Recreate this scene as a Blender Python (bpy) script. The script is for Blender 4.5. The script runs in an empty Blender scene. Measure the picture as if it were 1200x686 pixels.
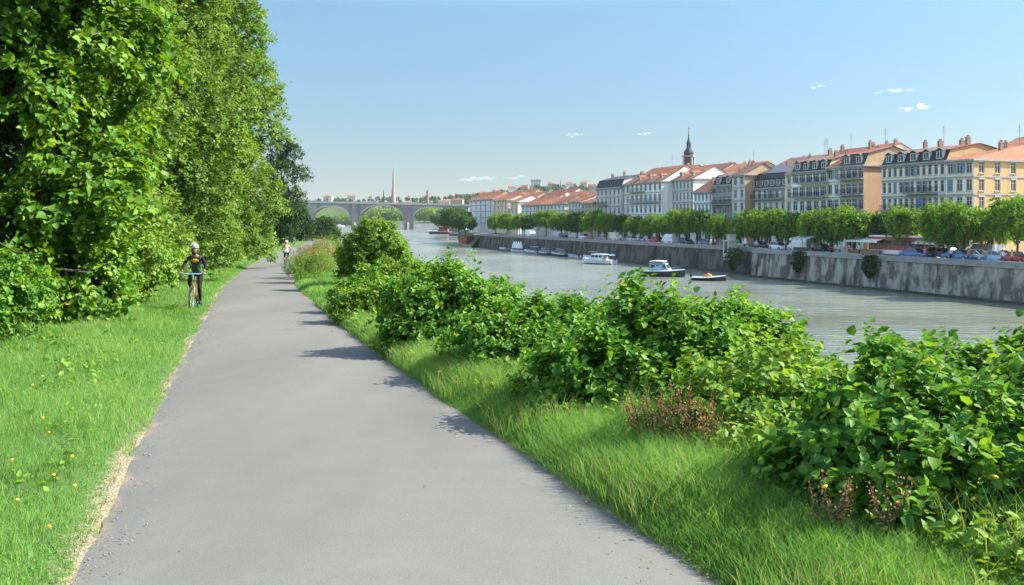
import bpy, math, random
import numpy as np
from mathutils import Vector, Matrix

random.seed(7)
RNG = np.random.default_rng(11)
sc = bpy.context.scene
COL = sc.collection
R = math.radians
PI = math.pi

# ------------------------------------------------------------------ object helpers
def link(o, parent=None):
    COL.objects.link(o)
    if parent is not None:
        o.parent = parent
    return o

def tag(o, label=None, cat=None, group=None, kind=None):
    if label: o["label"] = label
    if cat: o["category"] = cat
    if group: o["group"] = group
    if kind: o["kind"] = kind
    return o

def thing(name, label, cat, loc=(0, 0, 0), rz=0.0, group=None):
    o = bpy.data.objects.new(name, None)
    o.location = loc
    o.rotation_euler = (0, 0, rz)
    o.empty_display_size = 0.2
    link(o)
    return tag(o, label, cat, group)

def obj(name, me, parent=None, loc=None, rz=None):
    o = bpy.data.objects.new(name, me)
    if loc is not None: o.location = loc
    if rz is not None: o.rotation_euler = (0, 0, rz)
    return link(o, parent)

def copy_tree(o, parent=None):
    c = o.copy()
    COL.objects.link(c)
    c.parent = parent
    for ch in list(o.children):
        copy_tree(ch, c)
    return c

def np_mesh(name, V, faces, mats, mat_idx=None, attrs=None, smooth=False):
    """V (n,3); faces list of int arrays (m,k); mat_idx list of arrays/ints matching faces."""
    me = bpy.data.meshes.new(name)
    V = np.asarray(V, dtype=np.float32)
    me.vertices.add(len(V))
    me.vertices.foreach_set("co", V.ravel())
    faces = [np.asarray(f, dtype=np.int32) for f in faces if len(f)]
    nl = sum(f.size for f in faces)
    npoly = sum(len(f) for f in faces)
    me.loops.add(nl)
    me.loops.foreach_set("vertex_index", np.concatenate([f.ravel() for f in faces]))
    me.polygons.add(npoly)
    starts, at = [], 0
    for f in faces:
        k = f.shape[1]
        starts.append(at + np.arange(len(f)) * k)
        at += f.size
    me.polygons.foreach_set("loop_start", np.concatenate(starts).astype(np.int32))
    for m in mats: me.materials.append(m)
    if mat_idx is not None:
        mi = np.concatenate([np.full(len(f), x, np.int32) if np.isscalar(x) else np.asarray(x, np.int32) for f, x in zip(faces, mat_idx)])
        me.polygons.foreach_set("material_index", mi)
    for k, a in (attrs or {}).items():
        at_ = me.attributes.new(k, "FLOAT", "POINT")
        at_.data.foreach_set("value", np.asarray(a, np.float32))
    me.update(calc_edges=True)
    if smooth:
        me.polygons.foreach_set("use_smooth", np.ones(npoly, bool))
    return me

class MB:
    """collects simple solids and becomes ONE mesh."""
    def __init__(self):
        self.v = []; self.f = []; self.m = []; self.sm = []
    def add(self, verts, faces, m=0, smooth=False):
        b = len(self.v)
        self.v += [tuple(p) for p in verts]
        self.f += [tuple(b + i for i in q) for q in faces]
        self.m += [m] * len(faces)
        self.sm += [smooth] * len(faces)
        return self
    def box(self, lo, hi, m=0):
        x0, y0, z0 = lo; x1, y1, z1 = hi
        return self.add([(x0,y0,z0),(x1,y0,z0),(x1,y1,z0),(x0,y1,z0),(x0,y0,z1),(x1,y0,z1),(x1,y1,z1),(x0,y1,z1)],
                 [(0,3,2,1),(4,5,6,7),(0,1,5,4),(1,2,6,5),(2,3,7,6),(3,0,4,7)], m)
    def boxc(self, c, s, m=0):
        return self.box([c[i]-s[i]/2 for i in range(3)], [c[i]+s[i]/2 for i in range(3)], m)
    def tube(self, pts, rad, n=6, m=0, cap=True, smooth=True):
        pts = [Vector(p) for p in pts]
        if not hasattr(rad, "__len__"): rad = [rad] * len(pts)
        rings = []; up = None
        for i, p in enumerate(pts):
            d = (pts[min(i+1, len(pts)-1)] - pts[max(i-1, 0)])
            if d.length < 1e-9: d = Vector((0, 0, 1))
            d.normalize()
            if up is None:
                up = Vector((0,0,1)) if abs(d.z) < .9 else Vector((1,0,0))
            a = d.cross(up)
            if a.length < 1e-6: a = d.cross(Vector((0.3,1,0.1)))
            a.normalize(); b = a.cross(d).normalized(); up = b if False else up
            rings.append([p + (a*math.cos(t) + b*math.sin(t))*rad[i] for t in [2*PI*k/n for k in range(n)]])
        vs = [q for r in rings for q in r]
        fs = []
        for i in range(len(rings)-1):
            for k in range(n):
                fs.append((i*n+k, i*n+(k+1)%n, (i+1)*n+(k+1)%n, (i+1)*n+k))
        self.add(vs, fs, m, smooth)
        if cap:
            self.add(rings[0], [tuple(range(n-1,-1,-1))], m); self.add(rings[-1], [tuple(range(n))], m)
        return self
    def lathe(self, prof, n=16, c=(0,0,0), m=0, smooth=False, rot=0):
        vs = [(c[0]+r*math.cos(2*PI*k/n+rot), c[1]+r*math.sin(2*PI*k/n+rot), c[2]+z) for r, z in prof for k in range(n)]
        fs = []
        for i in range(len(prof)-1):
            for k in range(n):
                fs.append((i*n+k, i*n+(k+1)%n, (i+1)*n+(k+1)%n, (i+1)*n+k))
        return self.add(vs, fs, m, smooth)
    def sphere(self, c, r, n=10, k=6, m=0, sc_=(1,1,1)):
        prof = [(r*max(1e-4, math.sin(PI*i/k)), -r*math.cos(PI*i/k)) for i in range(k+1)]
        vs = [(c[0]+q*math.cos(2*PI*j/n)*sc_[0], c[1]+q*math.sin(2*PI*j/n)*sc_[1], c[2]+z*sc_[2]) for q, z in prof for j in range(n)]
        fs = [(i*n+j, i*n+(j+1)%n, (i+1)*n+(j+1)%n, (i+1)*n+j) for i in range(k) for j in range(n)]
        return self.add(vs, fs, m, True)
    def torus(self, c, R_, r, n=28, k=6, m=0):     # in the local YZ plane
        vs = [(c[0]+r*math.sin(b), c[1]+(R_+r*math.cos(b))*math.cos(a), c[2]+(R_+r*math.cos(b))*math.sin(a))
              for a in [2*PI*i/n for i in range(n)] for b in [2*PI*j/k for j in range(k)]]
        fs = [(i*k+j, i*k+(j+1)%k, ((i+1)%n)*k+(j+1)%k, ((i+1)%n)*k+j) for i in range(n) for j in range(k)]
        return self.add(vs, fs, m, True)
    def prism(self, poly, y0, y1, m=0):            # poly in XZ, extruded along Y
        n = len(poly)
        vs = [(x, y0, z) for x, z in poly] + [(x, y1, z) for x, z in poly]
        fs = [tuple(range(n)), tuple(range(2*n-1, n-1, -1))] + [(i, (i+1)%n, n+(i+1)%n, n+i) for i in range(n)]
        return self.add(vs, fs, m)
    def xf(self, M):
        self.v = [tuple(M @ Vector(p)) for p in self.v]
        return self
    def mesh(self, name, mats):
        me = bpy.data.meshes.new(name)
        me.from_pydata(self.v, [], self.f)
        if not isinstance(mats, (list, tuple)): mats = [mats]
        for m in mats: me.materials.append(m)
        me.polygons.foreach_set("material_index", self.m)
        me.polygons.foreach_set("use_smooth", self.sm)
        me.update()
        return me
    def build(self, name, mats, parent=None, loc=None, rz=None):
        return obj(name, self.mesh(name, mats), parent, loc, rz)

# ------------------------------------------------------------------ materials
def nodes(name):
    m = bpy.data.materials.new(name); m.use_nodes = True
    nt = m.node_tree; nt.nodes.clear()
    out = nt.nodes.new("ShaderNodeOutputMaterial")
    return m, nt, out

def N(nt, kind, **kw):
    n = nt.nodes.new(kind)
    for k, v in kw.items():
        if k.startswith("i_"):
            key = k[2:]
            key = int(key) if key.isdigit() else key.replace("_", " ")
            n.inputs[key].default_value = v
        else:
            setattr(n, k, v)
    return n

def c4(c): return (c[0], c[1], c[2], 1)

def pmat(name, col, col2=None, rough=.8, scale=1.5, detail=6, spec=.3, metal=0, bump=0, bscale=40, thresh=(.35, .65),
         coords="Object", stretch=(1, 1, 1), streak=0, streak_col=None):
    m, nt, out = nodes(name)
    b = N(nt, "ShaderNodeBsdfPrincipled"); b.inputs["Roughness"].default_value = rough
    b.inputs["Metallic"].default_value = metal; b.inputs["Specular IOR Level"].default_value = spec
    tc = N(nt, "ShaderNodeTexCoord"); mp = N(nt, "ShaderNodeMapping"); mp.inputs["Scale"].default_value = stretch
    nt.links.new(tc.outputs[coords], mp.inputs[0])
    if col2 is None: col2 = tuple(c*.78 for c in col)
    nz = N(nt, "ShaderNodeTexNoise"); nz.inputs["Scale"].default_value = scale; nz.inputs["Detail"].default_value = detail
    nz.inputs["Roughness"].default_value = .65
    nt.links.new(mp.outputs[0], nz.inputs["Vector"])
    cr = N(nt, "ShaderNodeValToRGB")
    cr.color_ramp.elements[0].position = thresh[0]; cr.color_ramp.elements[1].position = thresh[1]
    cr.color_ramp.elements[0].color = c4(col2); cr.color_ramp.elements[1].color = c4(col)
    nt.links.new(nz.outputs[0], cr.inputs[0])
    last = cr.outputs[0]
    if streak:
        mp2 = N(nt, "ShaderNodeMapping"); mp2.inputs["Scale"].default_value = (1, 1, .12)
        nt.links.new(tc.outputs[coords], mp2.inputs[0])
        n2 = N(nt, "ShaderNodeTexNoise"); n2.inputs["Scale"].default_value = streak; n2.inputs["Detail"].default_value = 5
        nt.links.new(mp2.outputs[0], n2.inputs["Vector"])
        r2 = N(nt, "ShaderNodeValToRGB"); r2.color_ramp.elements[0].position = .48; r2.color_ramp.elements[1].position = .68
        nt.links.new(n2.outputs[0], r2.inputs[0])
        mx = N(nt, "ShaderNodeMix", data_type="RGBA")
        nt.links.new(r2.outputs[0], mx.inputs[0]); nt.links.new(last, mx.inputs[6]); mx.inputs[7].default_value = c4(streak_col or tuple(c*.5 for c in col))
        last = mx.outputs[2]
    nt.links.new(last, b.inputs["Base Color"])
    if bump:
        n3 = N(nt, "ShaderNodeTexNoise"); n3.inputs["Scale"].default_value = bscale; n3.inputs["Detail"].default_value = 4
        nt.links.new(mp.outputs[0], n3.inputs["Vector"])
        bp = N(nt, "ShaderNodeBump"); bp.inputs["Strength"].default_value = bump; bp.inputs["Distance"].default_value = .05
        nt.links.new(n3.outputs[0], bp.inputs["Height"]); nt.links.new(bp.outputs[0], b.inputs["Normal"])
    nt.links.new(b.outputs[0], out.inputs[0])
    return m

def leafmat(name, stops, trans=.35, gloss=.12, rough=.55, trans_gain=(1.35, 1.25, .5)):
    """diffuse + translucent + a little gloss; 'tint' picks the leaf's own colour."""
    m, nt, out = nodes(name)
    at = N(nt, "ShaderNodeAttribute", attribute_name="tint")
    cr = N(nt, "ShaderNodeValToRGB")
    el = cr.color_ramp.elements
    while len(el) < len(stops): el.new(.5)
    for e, (p, c) in zip(el, stops): e.position = p; e.color = c4((c[0]*1.75, c[1]*1.85, c[2]*1.3))
    nt.links.new(at.outputs["Fac"], cr.inputs[0])
    d = N(nt, "ShaderNodeBsdfDiffuse"); t = N(nt, "ShaderNodeBsdfTranslucent"); g = N(nt, "ShaderNodeBsdfGlossy")
    g.inputs["Roughness"].default_value = rough; g.inputs["Color"].default_value = (.8, .85, .8, 1)
    mu = N(nt, "ShaderNodeMix", data_type="RGBA", blend_type="MULTIPLY"); mu.inputs[0].default_value = 1
    nt.links.new(cr.outputs[0], mu.inputs[6]); mu.inputs[7].default_value = c4(trans_gain)
    nt.links.new(cr.outputs[0], d.inputs[0]); nt.links.new(mu.outputs[2], t.inputs[0])
    m1 = N(nt, "ShaderNodeMixShader"); m1.inputs[0].default_value = trans
    nt.links.new(d.outputs[0], m1.inputs[1]); nt.links.new(t.outputs[0], m1.inputs[2])
    m2 = N(nt, "ShaderNodeMixShader"); m2.inputs[0].default_value = gloss*.12
    nt.links.new(m1.outputs[0], m2.inputs[1]); nt.links.new(g.outputs[0], m2.inputs[2])
    nt.links.new(m2.outputs[0], out.inputs[0])
    return m

def plain(name, col, rough=.5, spec=.4, metal=0):
    return pmat(name, col, tuple(c*.85 for c in col), rough=rough, spec=spec, metal=metal, scale=4)

# ------------------------------------------------------------------ geometry of the place (camera at the origin, z = 0 is eye level)
WATER = -10.0
QTOP = -5.5
_py = np.array([-30, 0, 4.1, 8.9, 18.8, 36.8, 60, 82, 105, 135, 170, 220, 300, 500, 900, 1500], float)
_px = np.array([10.5, .8, -.55, -2.15, -5.3, -10.9, -17.0, -22.2, -26.4, -31.2, -39, -62, -105, -190, -330, -500], float)
_pz = np.array([-1.3, -1.62, -1.75, -2.0, -2.39, -2.94, -3.36, -3.66, -3.75, -4.0, -4.3, -4.6, -5, -5.6, -6.2, -7], float)
_yy = np.arange(-30, 1500, .5)
def _sm(a, w=15):
    k = np.ones(w)/w
    p = np.concatenate([np.full(w, 0)+a[0]-(a[1]-a[0])*np.arange(w, 0, -1), a, a[-1]+(a[-1]-a[-2])*np.arange(1, w+1)])
    return np.convolve(p, k, "same")[w:-w]
_xx = _sm(np.interp(_yy, _py, _px)); _zz = _sm(np.interp(_yy, _py, _pz))
def xc(y): return np.interp(y, _yy, _xx)
def zp(y): return np.interp(y, _yy, _zz)
_sy = np.array([-30, 10, 40, 65, 92, 115, 147, 220, 340, 500, 800, 1200, 1500], float)
_sx = np.array([38, 26, 20, 14, 5, -5, -21, -46, -79, -121, -206, -302, -380], float)
def xs(y): return np.interp(y, _sy, _sx)
def wob(x, y, f=1.0):
    return (np.sin(x*1.3*f+y*.7*f)+np.sin(x*.57*f-y*1.1*f+1.3)+np.sin(x*2.1*f+y*1.9*f+.4)*.5)/2.5
HALF = 1.6
def zg(x, y):
    x = np.asarray(x, float); y = np.asarray(y, float)
    s = x - xc(y); z0 = zp(y)
    sv = 3.3; S = xs(y) - xc(y)
    u = np.clip((s-sv)/np.maximum(S-sv, 1), 0, 1.25)
    z = z0 + (WATER-.6-z0)*(u**1.12)
    rise = np.clip((-s-7)/14, 0, 1)
    z = z + 1.0*rise*rise*(3-2*rise)
    a = np.abs(s)
    z = z + .11*np.clip((s-HALF-.04)/.5, 0, 1)*np.clip((5.5-s)/2, 0, 1)
    z = z + np.where(a < HALF, -.03, .02*np.clip((a-HALF)/.4, 0, 1)) + np.where(a > HALF+.2, .035*wob(x, y, 1.2), 0)*np.clip((a-HALF-.2)/1.0, 0, 1)
    return z

def px2(px, y): return (px-600)/1000*y           # x of a point seen at column px of the photo, y metres ahead

# quay line on the far bank
Q0 = np.array([60., 100.]); QU = np.array([-.3466, .938]); QN = np.array([.938, .3466])
QROT = math.atan2(-.938, .3466)
def qt(px, off=0.0):
    k = (px-600)/1000
    return (Q0[0]+QN[0]*off - k*(Q0[1]+QN[1]*off))/(-QU[0]+QU[1]*k)
def qp(px, off=0.0):
    p = Q0 + QN*off + QU*qt(px, off)
    return float(p[0]), float(p[1])
def qat(t, off=0.0):
    p = Q0 + QN*off + QU*t
    return float(p[0]), float(p[1])
EXPOSURE = 1.75; SUN_STRENGTH = 4.4; SKY_STRENGTH = .054; SKY_AIR = 1.0; SKY_DUST = .2; SKY_OZONE = 2.5; HAZE = .00006
N_GRASS_L = 240000; N_GRASS_R = 250000
# ------------------------------------------------------------------ sky, sun, camera
SUN_EL, SUN_AZ = R(39), math.atan2(1.0, .08)     # azimuth clockwise from +Y
sun_dir = Vector((math.sin(SUN_AZ)*math.cos(SUN_EL), math.cos(SUN_AZ)*math.cos(SUN_EL), math.sin(SUN_EL)))
w = bpy.data.worlds.new("World"); sc.world = w; w.use_nodes = True
nt = w.node_tree; nt.nodes.clear()
wo = nt.nodes.new("ShaderNodeOutputWorld"); bg = nt.nodes.new("ShaderNodeBackground"); sky = nt.nodes.new("ShaderNodeTexSky")
sky.sky_type = "NISHITA"; sky.sun_disc = False; sky.sun_elevation = SUN_EL; sky.sun_rotation = SUN_AZ
sky.altitude = 0; sky.air_density = SKY_AIR; sky.dust_density = SKY_DUST; sky.ozone_density = SKY_OZONE
bg.inputs[1].default_value = SKY_STRENGTH
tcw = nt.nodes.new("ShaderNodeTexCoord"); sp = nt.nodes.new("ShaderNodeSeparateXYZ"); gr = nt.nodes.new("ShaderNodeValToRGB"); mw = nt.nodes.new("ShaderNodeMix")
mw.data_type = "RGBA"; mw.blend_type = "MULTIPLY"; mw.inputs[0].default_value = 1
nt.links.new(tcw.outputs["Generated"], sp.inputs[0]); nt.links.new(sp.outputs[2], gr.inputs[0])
el_ = gr.color_ramp.elements                       # dims the bright rim; upper sky boosted and warmed, added fill for shaded fronts
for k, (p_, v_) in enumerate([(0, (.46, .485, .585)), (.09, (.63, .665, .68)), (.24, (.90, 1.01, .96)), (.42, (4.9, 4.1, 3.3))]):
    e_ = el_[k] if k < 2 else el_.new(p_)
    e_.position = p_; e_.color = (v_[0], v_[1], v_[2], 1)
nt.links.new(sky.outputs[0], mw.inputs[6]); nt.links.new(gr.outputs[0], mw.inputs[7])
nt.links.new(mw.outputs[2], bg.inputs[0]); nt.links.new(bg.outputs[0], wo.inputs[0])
sl = bpy.data.lights.new("sun", "SUN"); sl.energy = SUN_STRENGTH; sl.angle = R(.53); sl.color = (1, .94, .83)
so = bpy.data.objects.new("sun", sl); so.rotation_euler = (-sun_dir).to_track_quat("-Z", "Y").to_euler(); so.location = (40, -10, 60); link(so)

cam = bpy.data.cameras.new("camera"); cam.sensor_width = 36; cam.lens = 30; cam.shift_y = -86/1200
cam.clip_start = .1; cam.clip_end = 20000
co = bpy.data.objects.new("camera", cam); co.rotation_euler = (PI/2, 0, 0); link(co); sc.camera = co
sc.view_settings.view_transform = "Standard"; sc.view_settings.look = "None"; sc.view_settings.gamma = 1
sc.view_settings.exposure = EXPOSURE
sc.cycles.use_denoising = True
sc.cycles.max_bounces = 6; sc.cycles.diffuse_bounces = 3; sc.cycles.glossy_bounces = 3; sc.cycles.transmission_bounces = 4
sc.cycles.transparent_max_bounces = 8; sc.cycles.volume_bounces = 0
sc.cycles.caustics_reflective = False; sc.cycles.caustics_refractive = False
sc.cycles.sample_clamp_indirect = 6

# ------------------------------------------------------------------ ground materials
def ground_mat():
    m, nt, out = nodes("near_bank_soil")
    b = N(nt, "ShaderNodeBsdfPrincipled"); b.inputs["Roughness"].default_value = .95; b.inputs["Specular IOR Level"].default_value = .1
    tc = N(nt, "ShaderNodeTexCoord")
    n1 = N(nt, "ShaderNodeTexNoise"); n1.inputs["Scale"].default_value = .8; n1.inputs["Detail"].default_value = 8
    n2 = N(nt, "ShaderNodeTexNoise"); n2.inputs["Scale"].default_value = 14; n2.inputs["Detail"].default_value = 6
    nt.links.new(tc.outputs["Object"], n1.inputs["Vector"]); nt.links.new(tc.outputs["Object"], n2.inputs["Vector"])
    r1 = N(nt, "ShaderNodeValToRGB"); e = r1.color_ramp.elements
    e[0].position = .3; e[0].color = (.06, .115, .028, 1); e[1].position = .7; e[1].color = (.1, .17, .045, 1)
    nt.links.new(n1.outputs[0], r1.inputs[0])
    at = N(nt, "ShaderNodeAttribute", attribute_name="dry")
    ma = N(nt, "ShaderNodeMath", operation="ADD"); mb = N(nt, "ShaderNodeMath", operation="SUBTRACT"); mb.inputs[1].default_value = .5
    nt.links.new(n2.outputs[0], mb.inputs[0]); 
    mc = N(nt, "ShaderNodeMath", operation="MULTIPLY"); mc.inputs[1].default_value = 1.4
    nt.links.new(mb.outputs[0], mc.inputs[0]); nt.links.new(at.outputs["Fac"], ma.inputs[0]); nt.links.new(mc.outputs[0], ma.inputs[1])
    r2 = N(nt, "ShaderNodeValToRGB"); r2.color_ramp.elements[0].position = .35; r2.color_ramp.elements[1].position = .6
    nt.links.new(ma.outputs[0], r2.inputs[0])
    n3 = N(nt, "ShaderNodeTexNoise"); n3.inputs["Scale"].default_value = 60; n3.inputs["Detail"].default_value = 4
    nt.links.new(tc.outputs["Object"], n3.inputs["Vector"])
    r3 = N(nt, "ShaderNodeValToRGB"); r3.color_ramp.elements[0].position = .35; r3.color_ramp.elements[1].position = .65
    r3.color_ramp.elements[0].color = (.16, .12, .075, 1); r3.color_ramp.elements[1].color = (.34, .28, .19, 1)
    nt.links.new(n3.outputs[0], r3.inputs[0])
    mx = N(nt, "ShaderNodeMix", data_type="RGBA")
    nt.links.new(r2.outputs[0], mx.inputs[0]); nt.links.new(r1.outputs[0], mx.inputs[6]); nt.links.new(r3.outputs[0], mx.inputs[7])
    nt.links.new(mx.outputs[2], b.inputs["Base Color"])
    bp = N(nt, "ShaderNodeBump"); bp.inputs["Strength"].default_value = .6; bp.inputs["Distance"].default_value = .04
    nt.links.new(n3.outputs[0], bp.inputs["Height"]); nt.links.new(bp.outputs[0], b.inputs["Normal"])
    nt.links.new(b.outputs[0], out.inputs[0])
    return m

def path_mat():
    m, nt, out = nodes("worn_pale_asphalt")
    b = N(nt, "ShaderNodeBsdfPrincipled"); b.inputs["Roughness"].default_value = .9; b.inputs["Specular IOR Level"].default_value = .2
    tc = N(nt, "ShaderNodeTexCoord")
    def nz(s, d, st=(1, 1, 1)):
        mp = N(nt, "ShaderNodeMapping"); mp.inputs["Scale"].default_value = st; nt.links.new(tc.outputs["Object"], mp.inputs[0])
        n = N(nt, "ShaderNodeTexNoise"); n.inputs["Scale"].default_value = s; n.inputs["Detail"].default_value = d; n.inputs["Roughness"].default_value = .6
        nt.links.new(mp.outputs[0], n.inputs["Vector"]); return n.outputs[0]
    big = nz(.5, 5, (1, .25, 1)); mid = nz(2.2, 7); fine = nz(170, 3)
    r1 = N(nt, "ShaderNodeValToRGB"); e = r1.color_ramp.elements
    e[0].position = .3; e[0].color = (.108, .104, .096, 1); e[1].position = .7; e[1].color = (.144, .139, .127, 1)
    nt.links.new(big, r1.inputs[0])
    def mul(src, fac, lo, hi, c0, c1):
        r = N(nt, "ShaderNodeValToRGB"); r.color_ramp.elements[0].position = lo; r.color_ramp.elements[1].position = hi
        r.color_ramp.elements[0].color = c4(c0); r.color_ramp.elements[1].color = c4(c1)
        nt.links.new(fac, r.inputs[0])
        x = N(nt, "ShaderNodeMix", data_type="RGBA", blend_type="MULTIPLY"); x.inputs[0].default_value = 1
        nt.links.new(src, x.inputs[6]); nt.links.new(r.outputs[0], x.inputs[7]); return x.outputs[2]
    c = mul(r1.outputs[0], mid, .3, .7, (.95,)*3, (1.03,)*3)
    c = mul(c, fine, .32, .62, (.74,)*3, (1.1,)*3)
    vo = N(nt, "ShaderNodeTexVoronoi", feature="F1"); vo.inputs["Scale"].default_value = 22; vo.inputs["Randomness"].default_value = 1
    nt.links.new(tc.outputs["Object"], vo.inputs["Vector"])
    c = mul(c, vo.outputs["Distance"], .055, .10, (.6, .58, .56), (1,)*3)      # small dark chips and pits
    at = N(nt, "ShaderNodeAttribute", attribute_name="edge")
    mm = N(nt, "ShaderNodeMath", operation="MULTIPLY"); nt.links.new(at.outputs["Fac"], mm.inputs[0]); nt.links.new(mid, mm.inputs[1])
    r4 = N(nt, "ShaderNodeValToRGB"); r4.color_ramp.elements[0].position = .38; r4.color_ramp.elements[1].position = .55
    nt.links.new(mm.outputs[0], r4.inputs[0])
    mx = N(nt, "ShaderNodeMix", data_type="RGBA"); nt.links.new(r4.outputs[0], mx.inputs[0]); nt.links.new(c, mx.inputs[6]); mx.inputs[7].default_value = (.2, .165, .115, 1)
    nt.links.new(mx.outputs[2], b.inputs["Base Color"])
    bp = N(nt, "ShaderNodeBump"); bp.inputs["Strength"].default_value = .35; bp.inputs["Distance"].default_value = .006
    nt.links.new(fine, bp.inputs["Height"]); nt.links.new(bp.outputs[0], b.inputs["Normal"])
    nt.links.new(b.outputs[0], out.inputs[0])
    return m

def water_mat():
    m, nt, out = nodes("river_water")
    b = N(nt, "ShaderNodeBsdfPrincipled")
    b.inputs["Base Color"].default_value = (.095, .12, .12, 1); b.inputs["Roughness"].default_value = .12
    b.inputs["IOR"].default_value = 1.333; b.inputs["Specular IOR Level"].default_value = .85
    tc = N(nt, "ShaderNodeTexCoord")
    def nz(s, d, st, rot=R(-20)):
        mp = N(nt, "ShaderNodeMapping"); mp.inputs["Scale"].default_value = st; mp.inputs["Rotation"].default_value = (0, 0, rot)
        nt.links.new(tc.outputs["Object"], mp.inputs[0])
        n = N(nt, "ShaderNodeTexNoise"); n.inputs["Scale"].default_value = s; n.inputs["Detail"].default_value = d; n.inputs["Roughness"].default_value = .6
        nt.links.new(mp.outputs[0], n.inputs["Vector"]); return n.outputs[0]
    a = nz(.9, 5, (.55, 1.0, 1)); big = nz(.03, 4, (1, .5, 1)); sm = nz(.25, 4, (.5, 1.3, 1))
    m1 = N(nt, "ShaderNodeMath", operation="MULTIPLY"); m1.inputs[1].default_value = 1.6
    nt.links.new(sm, m1.inputs[0])
    m2 = N(nt, "ShaderNodeMath", operation="ADD"); nt.links.new(a, m2.inputs[0]); nt.links.new(m1.outputs[0], m2.inputs[1])
    bp = N(nt, "ShaderNodeBump"); bp.inputs["Distance"].default_value = .5
    r = N(nt, "ShaderNodeMapRange"); r.inputs[1].default_value = .35; r.inputs[2].default_value = .65; r.inputs[3].default_value = .12; r.inputs[4].default_value = .85
    nt.links.new(big, r.inputs[0]); nt.links.new(r.outputs[0], bp.inputs["Strength"])
    nt.links.new(m2.outputs[0], bp.inputs["Height"]); nt.links.new(bp.outputs[0], b.inputs["Normal"])
    silt = nz(.012, 5, (1, .4, 1)); rs = N(nt, "ShaderNodeValToRGB"); rs.color_ramp.elements[0].position = .4; rs.color_ramp.elements[1].position = .62
    rs.color_ramp.elements[0].color = (.118, .132, .105, 1); rs.color_ramp.elements[1].color = (.175, .165, .105, 1)
    nt.links.new(silt, rs.inputs[0]); nt.links.new(rs.outputs[0], b.inputs["Base Color"])
    r2 = N(nt, "ShaderNodeMapRange"); r2.inputs[1].default_value = .35; r2.inputs[2].default_value = .65; r2.inputs[3].default_value = .1; r2.inputs[4].default_value = .24
    nt.links.new(big, r2.inputs[0]); nt.links.new(r2.outputs[0], b.inputs["Roughness"])
    nt.links.new(b.outputs[0], out.inputs[0])
    return m

# ------------------------------------------------------------------ near bank ground sheet and path
def near_ground():
    ys = np.concatenate([np.arange(-30, 2, 2.0), np.arange(2, 30, .25), np.arange(30, 70, .8), np.arange(70, 160, 3), np.arange(160, 500, 15), np.arange(500, 1001, 50)])
    sl_ = np.array([-900, -400, -150, -70, -40, -28, -22, -18, -15, -12, -10, -8, -6.5, -5.5, -4.6, -3.8, -3.2, -2.8, -2.5, -2.3, -2.1, -1.95, -1.8, -1.68, -1.6, -1.5, -.8, 0, .8, 1.5, 1.6, 1.68, 1.8, 1.95, 2.1, 2.35, 2.6, 2.9, 3.3])
    fr = np.array([.03, .07, .12, .18, .25, .33, .42, .52, .63, .75, .88, 1.0, 1.12, 1.25])
    V = []; dry = []
    nc = len(sl_)+len(fr)
    for y in ys:
        S = xs(y)-xc(y)
        s = np.concatenate([sl_, 3.3+(S-3.3)*fr])
        x = xc(y)+s
        z = zg(x, np.full_like(x, y))
        V.append(np.stack([x, np.full_like(x, y), z], 1))
        a = np.abs(s)
        d = np.where(s < 0, 1-np.clip((a-1.55)/.30, 0, 1), 1-np.clip((a-1.55)/.25, 0, 1))
        d = np.where(s > 3.3+.85*(S-3.3), .8, d)
        dry.append(d*np.clip(.62+.55*wob(x*0+2.0, np.full_like(x, y), 1.1), .1, 1) if y < 45 else d*.5)
    V = np.concatenate(V); dry = np.concatenate(dry)
    nr = len(ys)
    i = np.arange(nr-1)[:, None]*nc + np.arange(nc-1)[None]
    F = np.stack([i, i+1, i+nc+1, i+nc], -1).reshape(-1, 4)
    me = np_mesh("ground", V, [F], [ground_mat()], attrs={"dry": dry}, smooth=True)
    o = obj("ground", me); tag(o, kind="structure")
    # the path sheet
    ys = np.concatenate([np.arange(-20, 1, 1.0), np.arange(1, 30, .12), np.arange(30, 130, .5), np.arange(130, 300, 5)])
    cs = np.array([-1, -.94, -.8, -.4, 0, .4, .8, .94, 1.0])
    V = []; edge = []
    for y in ys:
        jl = .06*float(wob(3.0, y, 2.2)) + .04*float(wob(9.0, y, 9)); jr = .06*float(wob(13.0, y, 2.6))+.04*float(wob(5.0, y, 8))
        h = np.where(cs < 0, HALF+.02+jl, HALF+.02+jr)
        x = xc(y)+cs*h
        z = zp(y)+.012-.02*cs*cs-.008*(np.abs(cs) > .97)
        V.append(np.stack([x, np.full_like(x, y), z], 1)); edge.append(np.clip((np.abs(cs)-.78)/.22, 0, 1)*1.0)
    V = np.concatenate(V); edge = np.concatenate(edge); nc = len(cs); nr = len(ys)
    i = np.arange(nr-1)[:, None]*nc + np.arange(nc-1)[None]
    F = np.stack([i, i+1, i+nc+1, i+nc], -1).reshape(-1, 4)
    o = obj("path", np_mesh("path", V, [F], [path_mat()], attrs={"edge": edge}, smooth=True)); tag(o, kind="structure")
near_ground()

b = MB(); b.add([(-3500, -400, WATER), (3500, -400, WATER), (3500, 3800, WATER), (-3500, 3800, WATER)], [(0, 1, 2, 3)])
tag(b.build("river", water_mat()), kind="structure")
M_bed = pmat("river_bed", (.1, .09, .06))
b = MB(); b.add([(-3500, -400, WATER-3.5), (3500, -400, WATER-3.5), (3500, 3800, WATER-3.5), (-3500, 3800, WATER-3.5)], [(0, 1, 2, 3)])
tag(b.build("river_bed", M_bed), kind="structure")

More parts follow.
